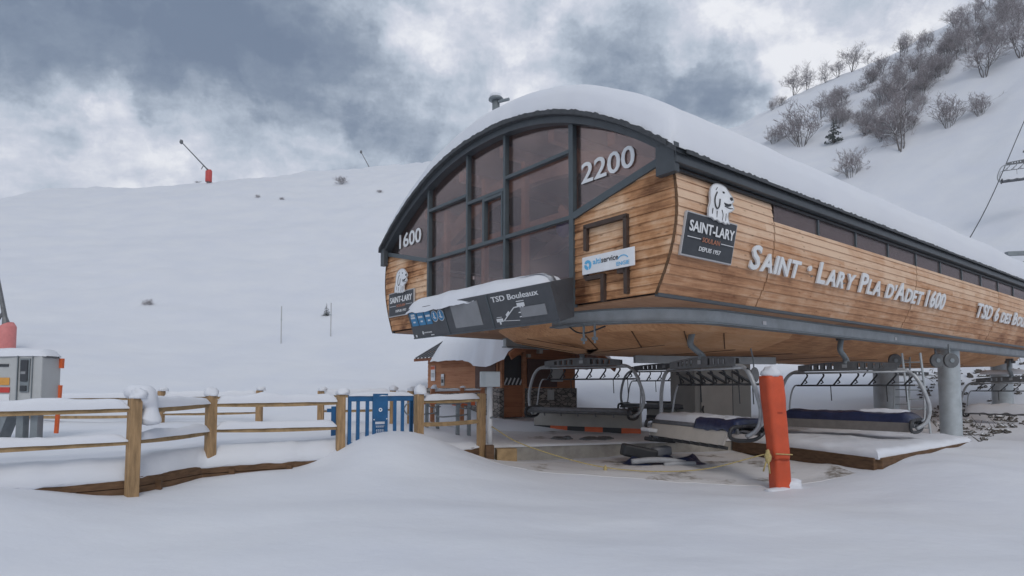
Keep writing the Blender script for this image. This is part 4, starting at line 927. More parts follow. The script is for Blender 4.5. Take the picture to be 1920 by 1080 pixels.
# ------------------------------------------------------------------ chairlift chairs
def make_chair():
    t = empty('lift_chair', (0, 0, 0), 0); HW = 1.5
    mb = MB()   # perforated crossbeam
    xs = np.linspace(-1.12, 1.12, 33)
    def hi(x): return 1.42 + .10 * (1 - abs(x) / 1.12) ** .8
    lo = 1.26
    holes = [-.78, -.62, -.46, -.30, .30, .46, .62, .78]
    for y in (-.05, .05):
        segs = sorted([-1.12] + [h + s for h in holes for s in (-.04, .04)] + [1.12])
        for i, (x0, x1) in enumerate(zip(segs[:-1], segs[1:])):
            mid = (x0 + x1) / 2; hole = any(abs(mid - h) < .03 for h in holes)
            for za0, za1, zb0, zb1 in (((lo, lo, lo + .05, lo + .05), (hi(x0) - .04, hi(x1) - .04, hi(x0), hi(x1))) if hole else ((lo, lo, hi(x0), hi(x1)),)):
                mb.hexa([(x0, y - .008, za0), (x1, y - .008, za1), (x1, y + .008, za1), (x0, y + .008, za0), (x0, y - .008, zb0), (x1, y - .008, zb1), (x1, y + .008, zb1), (x0, y + .008, zb0)])
    mb.box((0, 0, 1.27), (2.2, .11, .03)); mb.build('crossbeam', M_chair, t)
    mb = MB(); mb.tube([(-1.3, -.02, 1.21), (1.3, -.02, 1.21)], .028, 10); mb.build('pivot_tube', M_tube, t, True)
    mb = MB(); mb.box((0, -.065, 1.38), (.11, .012, .09)); mb.build('number_plate', M_tube, t)
    for s in (-1, 1):
        mb = MB(); mb.tube(spline([(s * 1.0, 0, 1.27), (s * 1.25, 0, 1.24), (s * 1.45, .0, 1.08), (s * 1.60, .02, .72), (s * 1.68, .05, .32), (s * 1.62, .02, .02), (s * 1.46, -.10, -.14)], 6), .042, 10); mb.build('side_frame', M_tube, t, True)
        mb = MB(); mb.tube(spline([(s * 1.30, .30, .88), (s * 1.42, .32, .84), (s * 1.50, .30, .60), (s * 1.52, .22, .12), (s * 1.50, .1, .02)], 6), .022, 8); mb.build('bar_arm', M_tube, t, True)
        mb = MB(); mb.tube(spline([(s * 1.47, -.20, .05), (s * 1.48, -.42, .02), (s * 1.48, -.45, -.14), (s * 1.48, -.25, -.2), (s * 1.47, .1, -.18), (s * 1.47, .30, -.02), (s * 1.47, .15, .06), (s * 1.47, -.2, .05)], 5), .035, 8); mb.build('armrest_loop', M_black, t, True)
    mb = MB(); mb.tube([(-1.34, .30, .87), (1.34, .30, .87)], .024, 8); mb.build('safety_bar', M_black, t, True)
    for x in (-1.15, -.75, -.35, .05, .45, .85, 1.2):
        mb = MB(); mb.tube(spline([(x + .22, -.02, 1.20), (x + .20, .06, 1.13), (x + .09, .16, 1.03), (x - .01, .24, .94), (x - .09, .30, .87)], 4), .021, 6)
        mb.tube([(x + .08, .19, 1.03), (x + .10, .24, .95), (x + .03, .27, .92)], .016, 6); mb.build('footrest_hook', M_black, t, True)
    for x in (-.5, .75, 1.15):
        mb = MB(); mb.tube([(x, .30, .86), (x + .01, .31, .45)], .011, 6); mb.build('strap', M_black, t)
    mb = MB()
    mb.grid(17, 7, lambda i, j: (-1.48 + 2.96 * i / 16, -.28 + .60 * j / 6, .03 + .035 * math.sin(j * 1.1)), flip=False)
    mb.grid(17, 7, lambda i, j: (-1.48 + 2.96 * i / 16, -.28 + .60 * j / 6, -.05 + .035 * math.sin(j * 1.1)), flip=True)
    mb.box((0, -.29, -.005), (2.96, .03, .10)); mb.box((0, .32, .0), (2.96, .03, .09)); mb.build('seat', M_cushion, t, True)
    mb = MB(); mb.tube([(-1.5, -.30, -.06), (1.5, -.30, -.06)], .03, 8); mb.tube([(-1.5, .2, -.1), (1.5, .2, -.1)], .03, 8)
    for x in (-1., -.5, 0, .5, 1.): mb.bar((x, -.30, -.08), (x, .22, -.1), .04, .05); mb.tube([(x, -.31, -.07), (x + .05, -.33, -.16)], .02, 6)
    mb.build('seat_frame', M_chair, t)
    mb = MB(); mb.tube(spline([(0, -.0, 1.45), (.02, -.02, 1.55), (.03, -.16, 1.66), (.0, -.26, 1.80), (0, -.22, 2.02), (0, -.14, 2.18)], 6), [.075] * 6 + [.065] * 25, 10); mb.build('hanger', M_galv_d, t, True)
    mb = MB(); mb.box((0, -.1, 2.2), (.22, .14, .14)); mb.tube([(-.16, -.06, 2.12), (.16, -.06, 2.12)], .06, 10); mb.build('grip', M_chair, t)
    for ch in t.children:
        for v in ch.data.vertices:
            if v.co.z > .3: v.co.z = .3 + (v.co.z - .3) * .885
    return t
def seat_cover(t, m, h, w0=-1.47, w1=1.47, seed=0, name='seat_cover', d0=-.33, d1=.36, base=.05):
    mb = MB(); n = 46; k = 9
    def P(i, j):
        x = w0 + (w1 - w0) * i / (n - 1); a = math.pi * j / (k - 1); e = min(1, min(i, n - 1 - i) / 3); e = math.sqrt(e)
        y = (d0 + d1) / 2 - (d1 - d0) / 2 * math.cos(a); z = base + h * (math.sin(a) ** .45 if 0 < j < k - 1 else 0) * e * (1 + .32 * fb(x * 2 + seed, y * 3, 3)) - (.10 * (1 + .6 * nz(x * 4, seed)) if j in (0, k - 1) else 0)
        return (x, y, z)
    mb.grid(n, k, P, flip=False); o = mb.build(name, m, t, True); return o
chair = make_chair(); GC = 'lift chairs'
def place_chair(p, wdir, z, label, first=False):
    o = chair if first else copy_tree(chair)
    o.location = (p[0], p[1], z); o.rotation_euler = (0, 0, math.atan2(wdir[1], wdir[0])); o['label'] = label; o['category'] = 'chairlift chair'; o['group'] = GC; return o
c_list = [((1.85, 16.6), (.83, -.55), 1.16, 'empty lift chair nearest the hut, in front of the striped barrier'),
          ((4.95, 20.4), (.75, -.66), 1.16, 'lift chair half hidden behind the turned chair, bare seat bars'),
          ((3.85, 12.75), (.30, -.954), 1.00, 'turned lift chair with snowy seat just left of the orange pad'),
          ((7.85, 14.8), (.623, -.782), .99, 'lift chair with dark navy seat cover right of the orange pad'),
          ((19.1, 24.1), (.623, -.782), .80, 'snow-laden lift chair cut by the right edge at platform height'),
          ((21.3, 34.2), (.75, -.66), 1.25, 'small distant lift chair glimpsed behind the ladder')]
chairs = []
for k, (p, wd, z, lb) in enumerate(c_list[::-1]):   # extras are added only after all copies exist
    chairs.append(place_chair(p, wd, z, lb, False))
rope_chair_p = at(1925, 333, 45.0)
rope_chair = place_chair((rope_chair_p.x, rope_chair_p.y), (.86, -.50), rope_chair_p.z, 'lift chair hanging high on the rope over the right slope')
for ch in list(chair.children): bpy.data.objects.remove(ch)
bpy.data.objects.remove(chair)
c6, c5, c4, c3, c2, c1 = chairs
seat_cover(c4, M_navy, .17, seed=2.); seat_cover(c4, M_snow, .10, .25, 1.25, 4., 'seat_snow', -.1, .3, .17)
seat_cover(c3, M_navy, .13, .2, 1.49, 6., d0=-.36); seat_cover(c3, M_snow, .15, -1.45, 1.25, 9., 'seat_snow', -.27, .38, .06)
seat_cover(c5, M_snow, .26, seed=12., name='seat_snow'); seat_cover(rope_chair, M_snow, .12, seed=3., name='seat_snow')
mbx = MB(); snow_strip(mbx, (-1., 0, 1.46), (1., 0, 1.46), .2, .16, 2.2); mbx.build('beam_snow', M_snow, c5, True)
def back_panel(t):   # padded panel hung below the front edge
    mb = MB(); mb.box((0, -.34, -.10), (2.9, .05, .2)); mb.build('front_panel', pm('brown_grey_panel', (.15, .135, .125), .5, var=.15), t, bevel=.015)
back_panel(c4)
mb = MB(); mb.hexa([(-1.4, -.44, -.30), (1.25, -.44, -.30), (1.25, -.34, -.04), (-1.4, -.34, -.04), (-1.4, -.40, -.30), (1.25, -.40, -.30), (1.25, -.30, -.04), (-1.4, -.30, -.04)]); mb.build('seat_shell', M_beige2, c3, bevel=.015)
mb = MB()
for k in range(9): mb.tube([(-1.3 + k * .3, -.44, -.33), (-1.2 + k * .3, -.30, -.36)], .035, 6)
build_split(mb, 'roller', M_black, c3)
for k in range(6):
    mb = MB(); x = -.95 + k * .38; mb.bar((x, .02, 1.04), (x + .05, .42, .82), .10, .025); mb.bar((x + .05, .42, .82), (x + .05, .10, .80), .03, .03); mb.build('footrest', M_black, c3)
# ------------------------------------------------------------------ haul rope and boom
mb = MB(); RP = [S(LEN - 1, W - .86, 2.3), at(1822, 440, 41.3), at(1920, 228, 49.5), at(2010, 20, 58.), at(2120, -260, 70.)]
o = mb.tube(spline(RP, 8), .032, 8).build('haul_rope', M_cable, None, True, origin=RP[0], loc=RP[0]); tag(o, 'thin dark haul rope climbing from the station roof to the upper right', 'cable')
bt = empty('tower_arm', tuple(at(1990, 476, 34.)), 0, 'grey horizontal tower arm poking in at the right edge above the roof', 'tower'); Ob = Vector(bt.location)
mb = MB(); mb.bar(at(1887, 476, 34.), at(1990, 472, 34.), .25, .22); mb.build('arm', M_galv_d, bt, origin=Ob)
mb = MB(); mb.bar(at(1906, 492, 34.5), at(1990, 490, 34.5), .1, .08); mb.build('lower_arm', M_galv_d, bt, origin=Ob)
mb = MB(); pb = at(1995, 500, 34.); mb.tube([(pb.x, pb.y, tz(pb.x, pb.y) - .5), (pb.x, pb.y, pb.z + 2.5)], .4, 16); mb.build('mast', M_galv, bt, True, origin=Ob)
# ------------------------------------------------------------------ hut
def build_hut():
    H = at(938, 777, 20.0); zb = .80; t = empty('hut', (H.x, H.y, zb), SRZ, 'small wooden hut on a stone base with deep snow on its roof', 'building')
    Lb, La, ze, za = 4.4, 3.3, 2.12, 3.05; stone = .92; loc = lambda u, v, z: (u, v, z)
    mb = MB(); mb.box((-.05 + .04, Lb / 2, stone / 2 - .2), (.12, Lb + .1, stone + .4)); mb.box((.95 + (La - .95) / 2, -.02, stone / 2 - .2), (La - .95 + .0, .12, stone + .4)); mb.box((.0, -.0, stone / 2 - .2), (.18, .16, stone + .4)); mb.build('stone_base', M_stone, t)
    mb = MB(); n = int((ze - stone) / .15) + 1
    for k in range(n):
        z0 = stone + k * .15; mb.hexa([(-.03, .1, z0), (-.03, Lb, z0), (.03, Lb, z0), (.03, .1, z0), (-.012, .1, z0 + .15), (-.012, Lb, z0 + .15), (.03, Lb, z0 + .15), (.03, .1, z0 + .15)])
    mb.build('side_wall', M_hutwood, t)
    mb = MB(); mb.box((-.045, .75, stone + .56), (.03, 1.1, 1.1)); mb.build('shutter', pm('brown_shutter', (.115, .06, .045), .7, var=.15), t)
    mb = MB(); zz = stone
    mb.prism([(.95, 0), (La, 0), (La, ze), (La / 2, za), (0, ze + .0), (.95, ze)][::1], lambda u, z: (u, 0, z + .0), lambda u, z: (u, .06, z)); mb.build('gable_wall', M_hutdark, t)
    mb = MB(); mb.box((La - .03, Lb / 2, ze / 2), (.06, Lb, ze)); mb.box((La / 2, Lb - .03, ze / 2), (La - .1, .06, ze)); mb.build('rear_walls', M_hutdark, t)
    for k in range(7):
        mb = MB(); z = ze - .1 + k * .17; hw = (za - z) / (za - ze) * La / 2 if z > ze else La / 2
        if hw > .1: mb.box((La / 2, -.025, z), (2 * hw, .03, .03)); mb.build('batten', M_hutdark, t)
    dr = MB(); dr.box((.5, .03, .5), (.8, .05, 1.02)); d_ = dr.build('door', M_hutdark, t)
    mb = MB(); mb.box((.5, .05, 1.5), (.8, .03, .96)); mb.build('door_glass', M_black, d_)
    mb = MB()
    for k in range(5): mb.bar((.18 + .16 * k, .028, 1.03), (.30 + .16 * k, .028, 1.25), .05, .012, up=(0, 1, 0))
    build_split(mb, 'door_poster', M_white, d_)
    mb = MB(); mb.box((.06, .0, ze / 2), (.1, .12, ze)); mb.box((.95, -.0, ze / 2), (.12, .14, ze)); mb.box((.5, .0, ze + .04), (1.0, .14, .1)); mb.build('door_frame', M_hutwood, t)
    mb = MB(); mb.box((1.75, -.03, 1.42), (1.3, .04, .92)); mb.build('window_shutter', pm('dark_brown_shutter', (.085, .04, .03), .7, var=.15), t)
    mb = MB(); mb.box((1.55, -.13, 2.15), (.16, .14, .16)); mb.box((1.1, -.08, 1.98), (.13, .1, .1)); build_split(mb, 'lamp', M_beige2, t)
    mb = MB(); mb.box((2.35, -.09, 1.35), (.5, .10, .42)); mb.box((2.05, -.09, .7), (.26, .1, .34)); build_split(mb, 'meter_box', M_machine, t, bevel=.01)
    # roof
    oh = .42; sl = (za - ze) / (La / 2)
    def roof_pt(s, v, up):   # s: -1 left eave .. 0 ridge .. 1 right eave
        h_ = La / 2 + (oh if s < 0 else .95); return (La / 2 + s * h_, v, za + .12 - abs(s) * h_ * sl + up)
    vA, vB = -1.0, Lb + .35; mb = MB()
    for s in (-1, 1):
        q = [roof_pt(0, vA, 0), roof_pt(s, vA, 0), roof_pt(s, vB, 0), roof_pt(0, vB, 0)]; q = q if s > 0 else q[::-1]
        mb.hexa([Vector(p) - Vector((0, 0, .10)) for p in (q if s < 0 else q)] + [Vector(p) for p in q])
    rf = mb.build('roof', pm('hut_fascia', (.17, .055, .02), .7, var=.2, scale=4), t)
    mb = MB()
    for s in (-1, 1):
        a = Vector(roof_pt(0, vA - .03, -.12)); b = Vector(roof_pt(s, vA - .03, -.12)); mb.bar(a, b, .05, .22)
    build_split(mb, 'barge_board', M_hutdark, rf)
    mb = MB(); q4 = [roof_pt(-1.0, vB - 2.0, .004), roof_pt(-.04, vB - 2.0, .004), roof_pt(-.04, vB - .02, .004), roof_pt(-1.0, vB - .02, .004)]; mb.hexa([Vector(p) for p in q4] + [Vector(p) + Vector((0, 0, .012)) for p in q4]); mb.build('sheet_roofing', M_white, rf)
    rb = pm('rib_black', (.05, .05, .055), .5, var=.2)
    for k in (10, 16, 17, 18, 19, 20, 21):
        mb = MB(); v = vA + .2 + k * .255; mb.bar(Vector(roof_pt(-1.01, v, .03)), Vector(roof_pt(-.05, v, .03)), .10, .05); mb.build('roof_rib', rb, rf)
    mb = MB()
    for s in (-1, 1):
        def P(i, j):
            b = i / 30; a = j / 14; v = vA + .04 + (vB - 1.45 - vA) * b; e = min(1, min(i, 30 - i) / 3); sag = max(0, 1 - abs(b - .25) / .3)
            x = roof_pt(s * a * (1.07 + .05 * fb(v * 2.4, 4., 4)), v, 0); th = .58 * math.sqrt(e) * (math.sqrt(max(0, 1 - max(0, (a - .75) / .25) ** 2)) if s < 0 else math.sqrt(max(0, 1 - max(0, (a - .8) / .2) ** 2))) * (1 + .2 * fb(v * 1.2, a * 3, 3))
            return (x[0], v, x[2] + .03 + th - ((.10 + .30 * sag) if j == 14 and s < 0 else 0))
        mb.grid(31, 15, P, flip=(s > 0))
    mb.build('snow_cover', M_snow_roof, rf, True)
build_hut()
# notices on the hut wall
for px, py, w_, h, lab, m, mt in ((812, 700, .28, .55, 'white notice with an orange heading on the hut wall, nearer the corner fence', M_white, M_orange2), (830, 712, .2, .42, 'narrow grey and white notice on the hut wall beside the taller one', M_machine, M_white)):
    H = at(938, 777, 20.0); r = ray(px, py); # intersect the hut's long wall plane
    n = AX; k = (H - AX * .05 - Vector((0, 0, EYE))).dot(n) / r.dot(n); p = Vector((0, 0, EYE)) + r * k
    t = empty('notice', tuple(p), SRZ, lab, 'notice', 'notices on the hut wall')
    mb = MB(); mb.box((0, 0, 0), (.02, w_, h)); mb.build('sheet', m, t); mb = MB(); mb.box((-.012, 0, h * .36), (.006, w_ * .95, h * .22)); mb.build('heading', mt, t)
    mb = MB(); mb.box((-.012, 0, -h * .12), (.004, w_ * .7, h * .3)); mb.build('print', M_black if m is M_machine else M_machine, t)
# ------------------------------------------------------------------ striped barrier
def barrier(a, b, label, n):
    a = Vector(a); b = Vector(b); d = (b - a); L_ = d.length; rz_ = math.atan2(d.y, d.x)
    t = empty('striped_barrier', tuple(a), rz_, label, 'barrier', 'striped barriers behind the chairs')
    mb = MB(); mb.box((L_ / 2, 0, .42), (L_, .08, .44)); mb.build('panel', M_beige, t, bevel=.01)
    mb = MB(); mb.box((L_ / 2, -.02, .66), (L_, .12, .05)); mb.build('cap', M_black, t)
    for k in range(n):
        mb = MB(); mb.box((L_ * (k + .5) / n, -.05, .12), (L_ / n - .004, .02, .17)); mb.build('stripe', M_black if k % 2 == 0 else M_orange2, t)
pa = at(1003, 806, 18.3); pb = at(1203, 816, 16.6)
barrier((pa.x, pa.y, pa.z - .06), (pb.x, pb.y, pa.z - .06), 'low beige barrier with a black and orange kick strip behind the hut-side chair', 6)
pa = at(1214, 786, 21.5); pb = at(1300, 794, 20.0)
barrier((pa.x, pa.y, pa.z - .06), (pb.x, pb.y, pa.z - .06), 'low beige barrier with a striped edge further back behind the half hidden chair', 4)
# ------------------------------------------------------------------ operator cabin behind the turned chair
p = at(1350, 792, 19.5); t = empty('cabin', (p.x, p.y, .45), SRZ - R(22), 'plain beige equipment cabin standing under the station behind the turned chair', 'cabin')
mb = MB(); mb.box((0, .5, 1.25), (2.0, 1.4, 2.5)); mb.build('body', M_beige, t, bevel=.02)
mb = MB(); mb.box((-.25, -.215, .95), (1.1, .02, 1.0)); mb.build('pale_panel', M_beige2, t)
mb = MB(); mb.box((-.8, -.215, 1.0), (.02, .02, 2.0)); mb.box((.32, -.215, 1.25), (.02, .02, 2.4)); build_split(mb, 'joint', M_dark, t)
# mirror on a bracket
p = at(1415, 703, 13.0); t = empty('mirror', tuple(p), 0, 'oval black-backed safety mirror hanging beside the orange pad', 'mirror'); mb = MB()
mb.prism([(.085 * math.cos(q), .16 * math.sin(q)) for q in np.linspace(0, 2 * math.pi, 24, endpoint=False)], lambda x, z: (x, -.02, z), lambda x, z: (x, .02, z)); mb.build('plate', M_chair, t)
mb = MB(); mb.tube([(0, .03, .0), (.0, .05, .3), (-.05, .05, .55)], .015, 6); mb.build('bracket', M_galv_d, t)
for px, Y, lab in ((1678, 19., 'round grey disc by the ladder top, leftmost of three under the far beam'), (1757, 18., 'round grey disc just left of the near column, under the beam'), (1783, 17., 'round grey disc over the near column, rightmost of three')):
    p = at(px, 676, Y); t = empty('guide_wheel', tuple(p), 0, lab, 'wheel', 'round discs under the beam'); mb = MB()
    mb.prism([(.20 * math.cos(q), .20 * math.sin(q)) for q in np.linspace(0, 2 * math.pi, 24, endpoint=False)], lambda x, z: (x, -.04, z), lambda x, z: (x, .04, z)); mb.build('tyre', M_chair, t, bevel=.012)
    mb = MB(); mb.prism([(.06 * math.cos(q), .06 * math.sin(q)) for q in np.linspace(0, 2 * math.pi, 16, endpoint=False)], lambda x, z: (x, -.06, z), lambda x, z: (x, .05, z)); mb.build('hub', M_galv_d, t)
    mb = MB(); mb.tube([(0, .05, 0), (0, .06, .45)], .03, 8); mb.build('arm', M_galv_d, t)
# ladders
def ladder(a, b, wd, side, n, label):
    a = Vector(a); b = Vector(b); t = empty('ladder', tuple(a), 0, label, 'ladder'); s = Vector(side) * wd
    for k in (-.5, .5):
        mb = MB(); mb.tube([a + s * k, b + s * k], .028, 8); mb.build('stile', M_galv, t, origin=a)
    for i in range(1, n):
        mb = MB(); q = a.lerp(b, i / n); mb.tube([q - s * .5, q + s * .5], .017, 6); mb.build('rung', M_galv_d, t, origin=a)
ladder(at(1728, 820, 16.4), at(1708, 662, 16.6), .42, (.9, -.4, 0), 9, 'steel ladder leaning up to the station beside the navy-covered chair')
ladder(at(1690, 800, 20.0), at(1692, 662, 20.2), .42, (.9, -.4, 0), 10, 'upright steel ladder behind, close to the thick middle column')
# floor line of white dashes on the platform edge
t = empty('edge_marking', tuple(at(1560, 812, 16.2)), 0, 'row of white dashes on a step edge below the navy-covered chair', 'marking'); Oe = Vector(t.location)
a = at(1478, 803, 17.2); b = at(1638, 812, 15.6); mb = MB(); mb.bar(a - Vector((0, 0, .16)), b - Vector((0, 0, .16)), .3, .24); mb.build('step', M_conc, t, origin=Oe)
d = (b - a); dn = Vector((d.y, -d.x, 0)).normalized() * .155
for k in range(9):
    mb = MB(); mb.bar(a + d * (k + .08) / 9 + dn - Vector((0, 0, .09)), a + d * (k + .82) / 9 + dn - Vector((0, 0, .09)), .012, .07); mb.build('dash', M_white, t, origin=Oe)
# ------------------------------------------------------------------ orange padded post
def pad():
    p = at(1460, 912, 10.75); p.z = tz(p.x, p.y); t = empty('padded_post', tuple(p), R(12), 'tall orange foam padded post with a snow cap in front of the station', 'post')
    def body(z0, z1, ox0, ox1, w0, w1, seed):
        mb = MB(); n = 26
        def P(i, j):
            tt = j / (n - 1); z = z0 + (z1 - z0) * tt; e = min(1, min(j, n - 1 - j) / 1.5); w_ = (w0 + (w1 - w0) * tt) * (.93 + .07 * e) * (1 + .035 * nz(z * 3, seed)); a = 2 * math.pi * i / 32
            c, s = math.cos(a), math.sin(a); q = .17; r = 1 / (abs(c) ** (1 / q) + abs(s) ** (1 / q)) ** q; r *= 1 + .02 * nz(c * 2 + seed, s * 2, z * 4)
            return (ox0 + (ox1 - ox0) * tt + c * r * w_ * .5, s * r * w_ * .46, z)
        mb.grid(33, n, P, flip=False); k = 33
        for j, rev in ((0, True), (n - 1, False)):
            idx = [i * n + j for i in range(32)]; mb.f.append(tuple(idx[::-1] if rev else idx))
        return mb
    body(-.1, .50, .03, .02, .285, .28, 1.).build('lower_pad', M_orange, t, True)
    body(.49, 1.90, .02, -.10, .30, .335, 5.).build('upper_pad', M_orange, t, True)
    mb = MB(); mb.tube([(-.14, -.15, .60), (.17, -.15, .58)], .010, 6); mb.build('strap', M_rope, t)
    for z, x in ((.50, .02), (1.28, -.04), (1.30, -.04)):
        mb = MB(); mb.tube([(x + .165 * math.cos(q), .15 * math.sin(q), z + .012 * math.sin(q * 2 + z)) for q in np.linspace(0, 2 * math.pi, 28)], .006, 5); mb.build('seam', pm('pad_seam', (.30, .035, .012), .6), t, True)
    mb = MB(); mb.blob((-.09, 0, 1.93), .16, .17, .15, 2, .4, flat=-.04); mb.build('snow_cap', M_snow, t, True)
    mb = MB(); mb.blob((.22, .02, .02), .22, .18, .16, 7, .25); mb.blob((-.05, -.1, -.02), .26, .16, .06, 3, .2); mb.build('snow_foot', M_snow, t, True)
    return p
PADP = pad()
# electric box on its pole
p = at(918, 838, 13.5); p.z = .2; t = empty('electric_box', tuple(p), R(8), 'pale grey electric box on a white pole at the end of the fence', 'box')
mb = MB(); mb.tube([(0, 0, 0), (0, 0, 1.6)], .062, 14); mb.build('pole', M_white, t, True)
mb = MB(); mb.box((0, -.03, 1.72), (.42, .2, .33)); b_ = mb.build('cabinet', pm('pale_cabinet', (.50, .54, .55), .5, var=.06), t, bevel=.012)
mb = MB(); mb.box((.05, -.137, 1.72), (.30, .012, .29)); mb.build('door', pm('pale_cabinet_door', (.55, .59, .60), .5, var=.05), b_)
mb = MB(); mb.tube([(.0, -.065, .9), (.07, -.05, .92)], .02, 6); mb.build('clamp', M_galv_d, t)
# timber and concrete stub at the pole's foot
p = at(955, 862, 13.15); t = empty('timber_block', (p.x, p.y, .1), R(12), 'weathered timber block at the foot of the white pole', 'timber'); mb = MB(); mb.box((-.05, .1, .17), (.42, .25, .42)); mb.build('beam', M_rail, t, bevel=.01); mb = MB(); mb.box((-.40, .1, .2), (.16, .2, .5)); mb.build('stake', M_board, t)
# yellow rope strung from pole to pad
a = at(922, 800, 13.4); m1 = at(985, 835, 12.9); m2 = at(1135, 884, 12.0); b = at(1300, 882, 11.4); c = PADP + Vector((-.2, -.1, .6))
for q in (m1, m2, b): q.z = max(q.z, tz(q.x, q.y) + .06)
rp_ = spline([a, m1, m2, b, c], 10)
for q in rp_: q.z = max(q.z, tz(q.x, q.y) + .03)
mb = MB(); mb.tube(rp_, .011, 6); o = mb.build('guard_rope', M_rope, None, True, origin=a, loc=a); tag(o, 'thin yellow rope sagging from the white pole to the orange pad', 'rope')
mb = MB(); q = m2 + Vector((0, 0, -.03)); mb.blob(q, .03, .03, .07, 1, .3); mb.tube([q, q + Vector((.03, 0, -.12))], .012, 5); mb.tube([q, q + Vector((-.04, 0, -.1))], .012, 5); o = mb.build('rope_knot', M_rope, None, True, origin=q, loc=q); tag(o, 'frayed yellow knot tied midway along the sagging rope', 'knot')
mb = MB(); q = PADP + Vector((-.22, -.12, .55)); mb.blob(q, .05, .05, .12, 2, .5); mb.tube([q, q + Vector((-.08, 0, -.25))], .015, 5); mb.tube([q, q + Vector((.02, -.02, -.28))], .015, 5); o = mb.build('rope_bundle', M_rope, None, True, origin=q, loc=q); tag(o, 'frayed yellow rope bundle tied against the orange pad', 'rope')
# crumpled cover on the ground
def tarp():
    p = at(1245, 850, 13.3); p.z = tz(p.x, p.y); t = empty('crumpled_cover', tuple(p), R(5), 'crumpled navy and grey seat cover dropped on the dirty snow', 'cover')
    mb = MB(); n, k = 46, 22
    def P(i, j):
        x = -.85 + 1.7 * i / (n - 1); y = -.42 + .84 * j / (k - 1); e = min(1, min(i, n - 1 - i) / 5, min(j, k - 1 - j) / 4)
        return (x + .06 * nz(x * 3, y * 3), y * (1 + .25 * nz(x * 2, 4)), .02 + .24 * e * max(0, .45 + fb(x * 1.6 + 2, y * 2.2, 2)) )
    mb.grid(n, k, P); mb.build('sheet', M_navy, t, True)
    m_l = pm('grey_lining', (.30, .31, .33), .6, var=.15, bump=.3)
    for pts, w_ in (([(-.8, -.36, .10), (-.4, -.40, .14), (.0, -.38, .12), (.3, -.42, .07)], .06), ([(-.15, -.44, .04), (.1, -.46, .07), (.5, -.44, .06)], .05)):
        mb = MB(); mb.tube(spline(pts, 6), w_, 8); mb.build('lining_fold', m_l, t, True)
    mb = MB(); mb.box((-.45, .3, .22), (.75, .35, .26), Matrix.Rotation(.2, 3, 'Y')); mb.build('foam_block', M_black, t, bevel=.05)
    mb = MB(); mb.box((.05, .33, .24), (.4, .3, .2), Matrix.Rotation(-.1, 3, 'Y')); mb.build('folded_pad', M_cushion, t, bevel=.05)
tarp()
def rag(px, py, Y, lab, s, zg):
    p = at(px, py, Y); p.z = zg; mb = MB(); mb.blob(p, .22 * s, .16 * s, .07, px, .6, flat=-.01); mb.blob(p + Vector((.16 * s, .03, .02)), .13 * s, .08, .06, px + 3, .5, flat=-.01); o = mb.build('rag', M_chair, None, True, origin=p, loc=p); tag(o, lab, 'rag', 'rags on the platform')
rag(1050, 822, 14.8, 'dark crumpled rag on the snowy platform, by itself at left', 1., .53); rag(1115, 822, 14.7, 'flat long dark rag near the platform edge left of the dropped cover', 1.5, .53)
# stack of cushions on the platform behind the turned chair
p = at(1237, 806, 13.9); t = empty('cushion_pile', (p.x, p.y, .5), R(20), 'black and white cushion heap at the left end of the turned chair', 'cushions')
for k, (dx, dz, r, m) in enumerate(((0, .10, .1, M_black), (.12, .20, -.15, M_cushion), (-.08, .30, .12, M_white))):
    mb = MB(); mb.box((dx, 0, dz), (.62, .34, .09), Matrix.Rotation(r, 3, 'Y')); mb.build('cushion', m, t, bevel=.03)
# ------------------------------------------------------------------ ski pass readers behind the fence
def loop_gate(px, Y, lab, flip):
    p = at(px, 800, Y); p.z = .55; t = empty('turnstile', tuple(p), R(20), lab, 'turnstile', 'looped arm turnstiles behind the fence')
    for x in (0, .28):
        mb = MB(); mb.box((x, 0, .42), (.085, .085, .85)); mb.build('leg', M_galv_d, t, bevel=.008)
    s = -1 if flip else 1
    mb = MB(); mb.tube(spline([(.05, -.05, .80), (-.45, -.05, .80), (-.58, -.05, .70), (-.58, -.05, .60), (-.45, -.05, .50), (.0, -.05, .52), (.25, -.05, .55)], 5), .018, 8); mb.build('arm_loop', M_galv_d, t, True)
    mb = MB(); mb.tube(spline([(.3, -.05, .80), (.1, -.06, .83), (.04, -.06, .76), (.1, -.06, .69), (.35, -.05, .70)], 5), .016, 8); mb.build('short_loop', M_galv_d, t, True)
    mb = MB(); mb.box((.16, .06, .86), (.55, .16, .2)); mb.build('orange_cover', M_orange2, t, bevel=.02)
loop_gate(858, 15.2, 'grey looped-arm turnstile with orange cover, right one behind the short fence', False)
loop_gate(800, 16.2, 'grey looped-arm turnstile with orange cover, left one by the gate post', False)
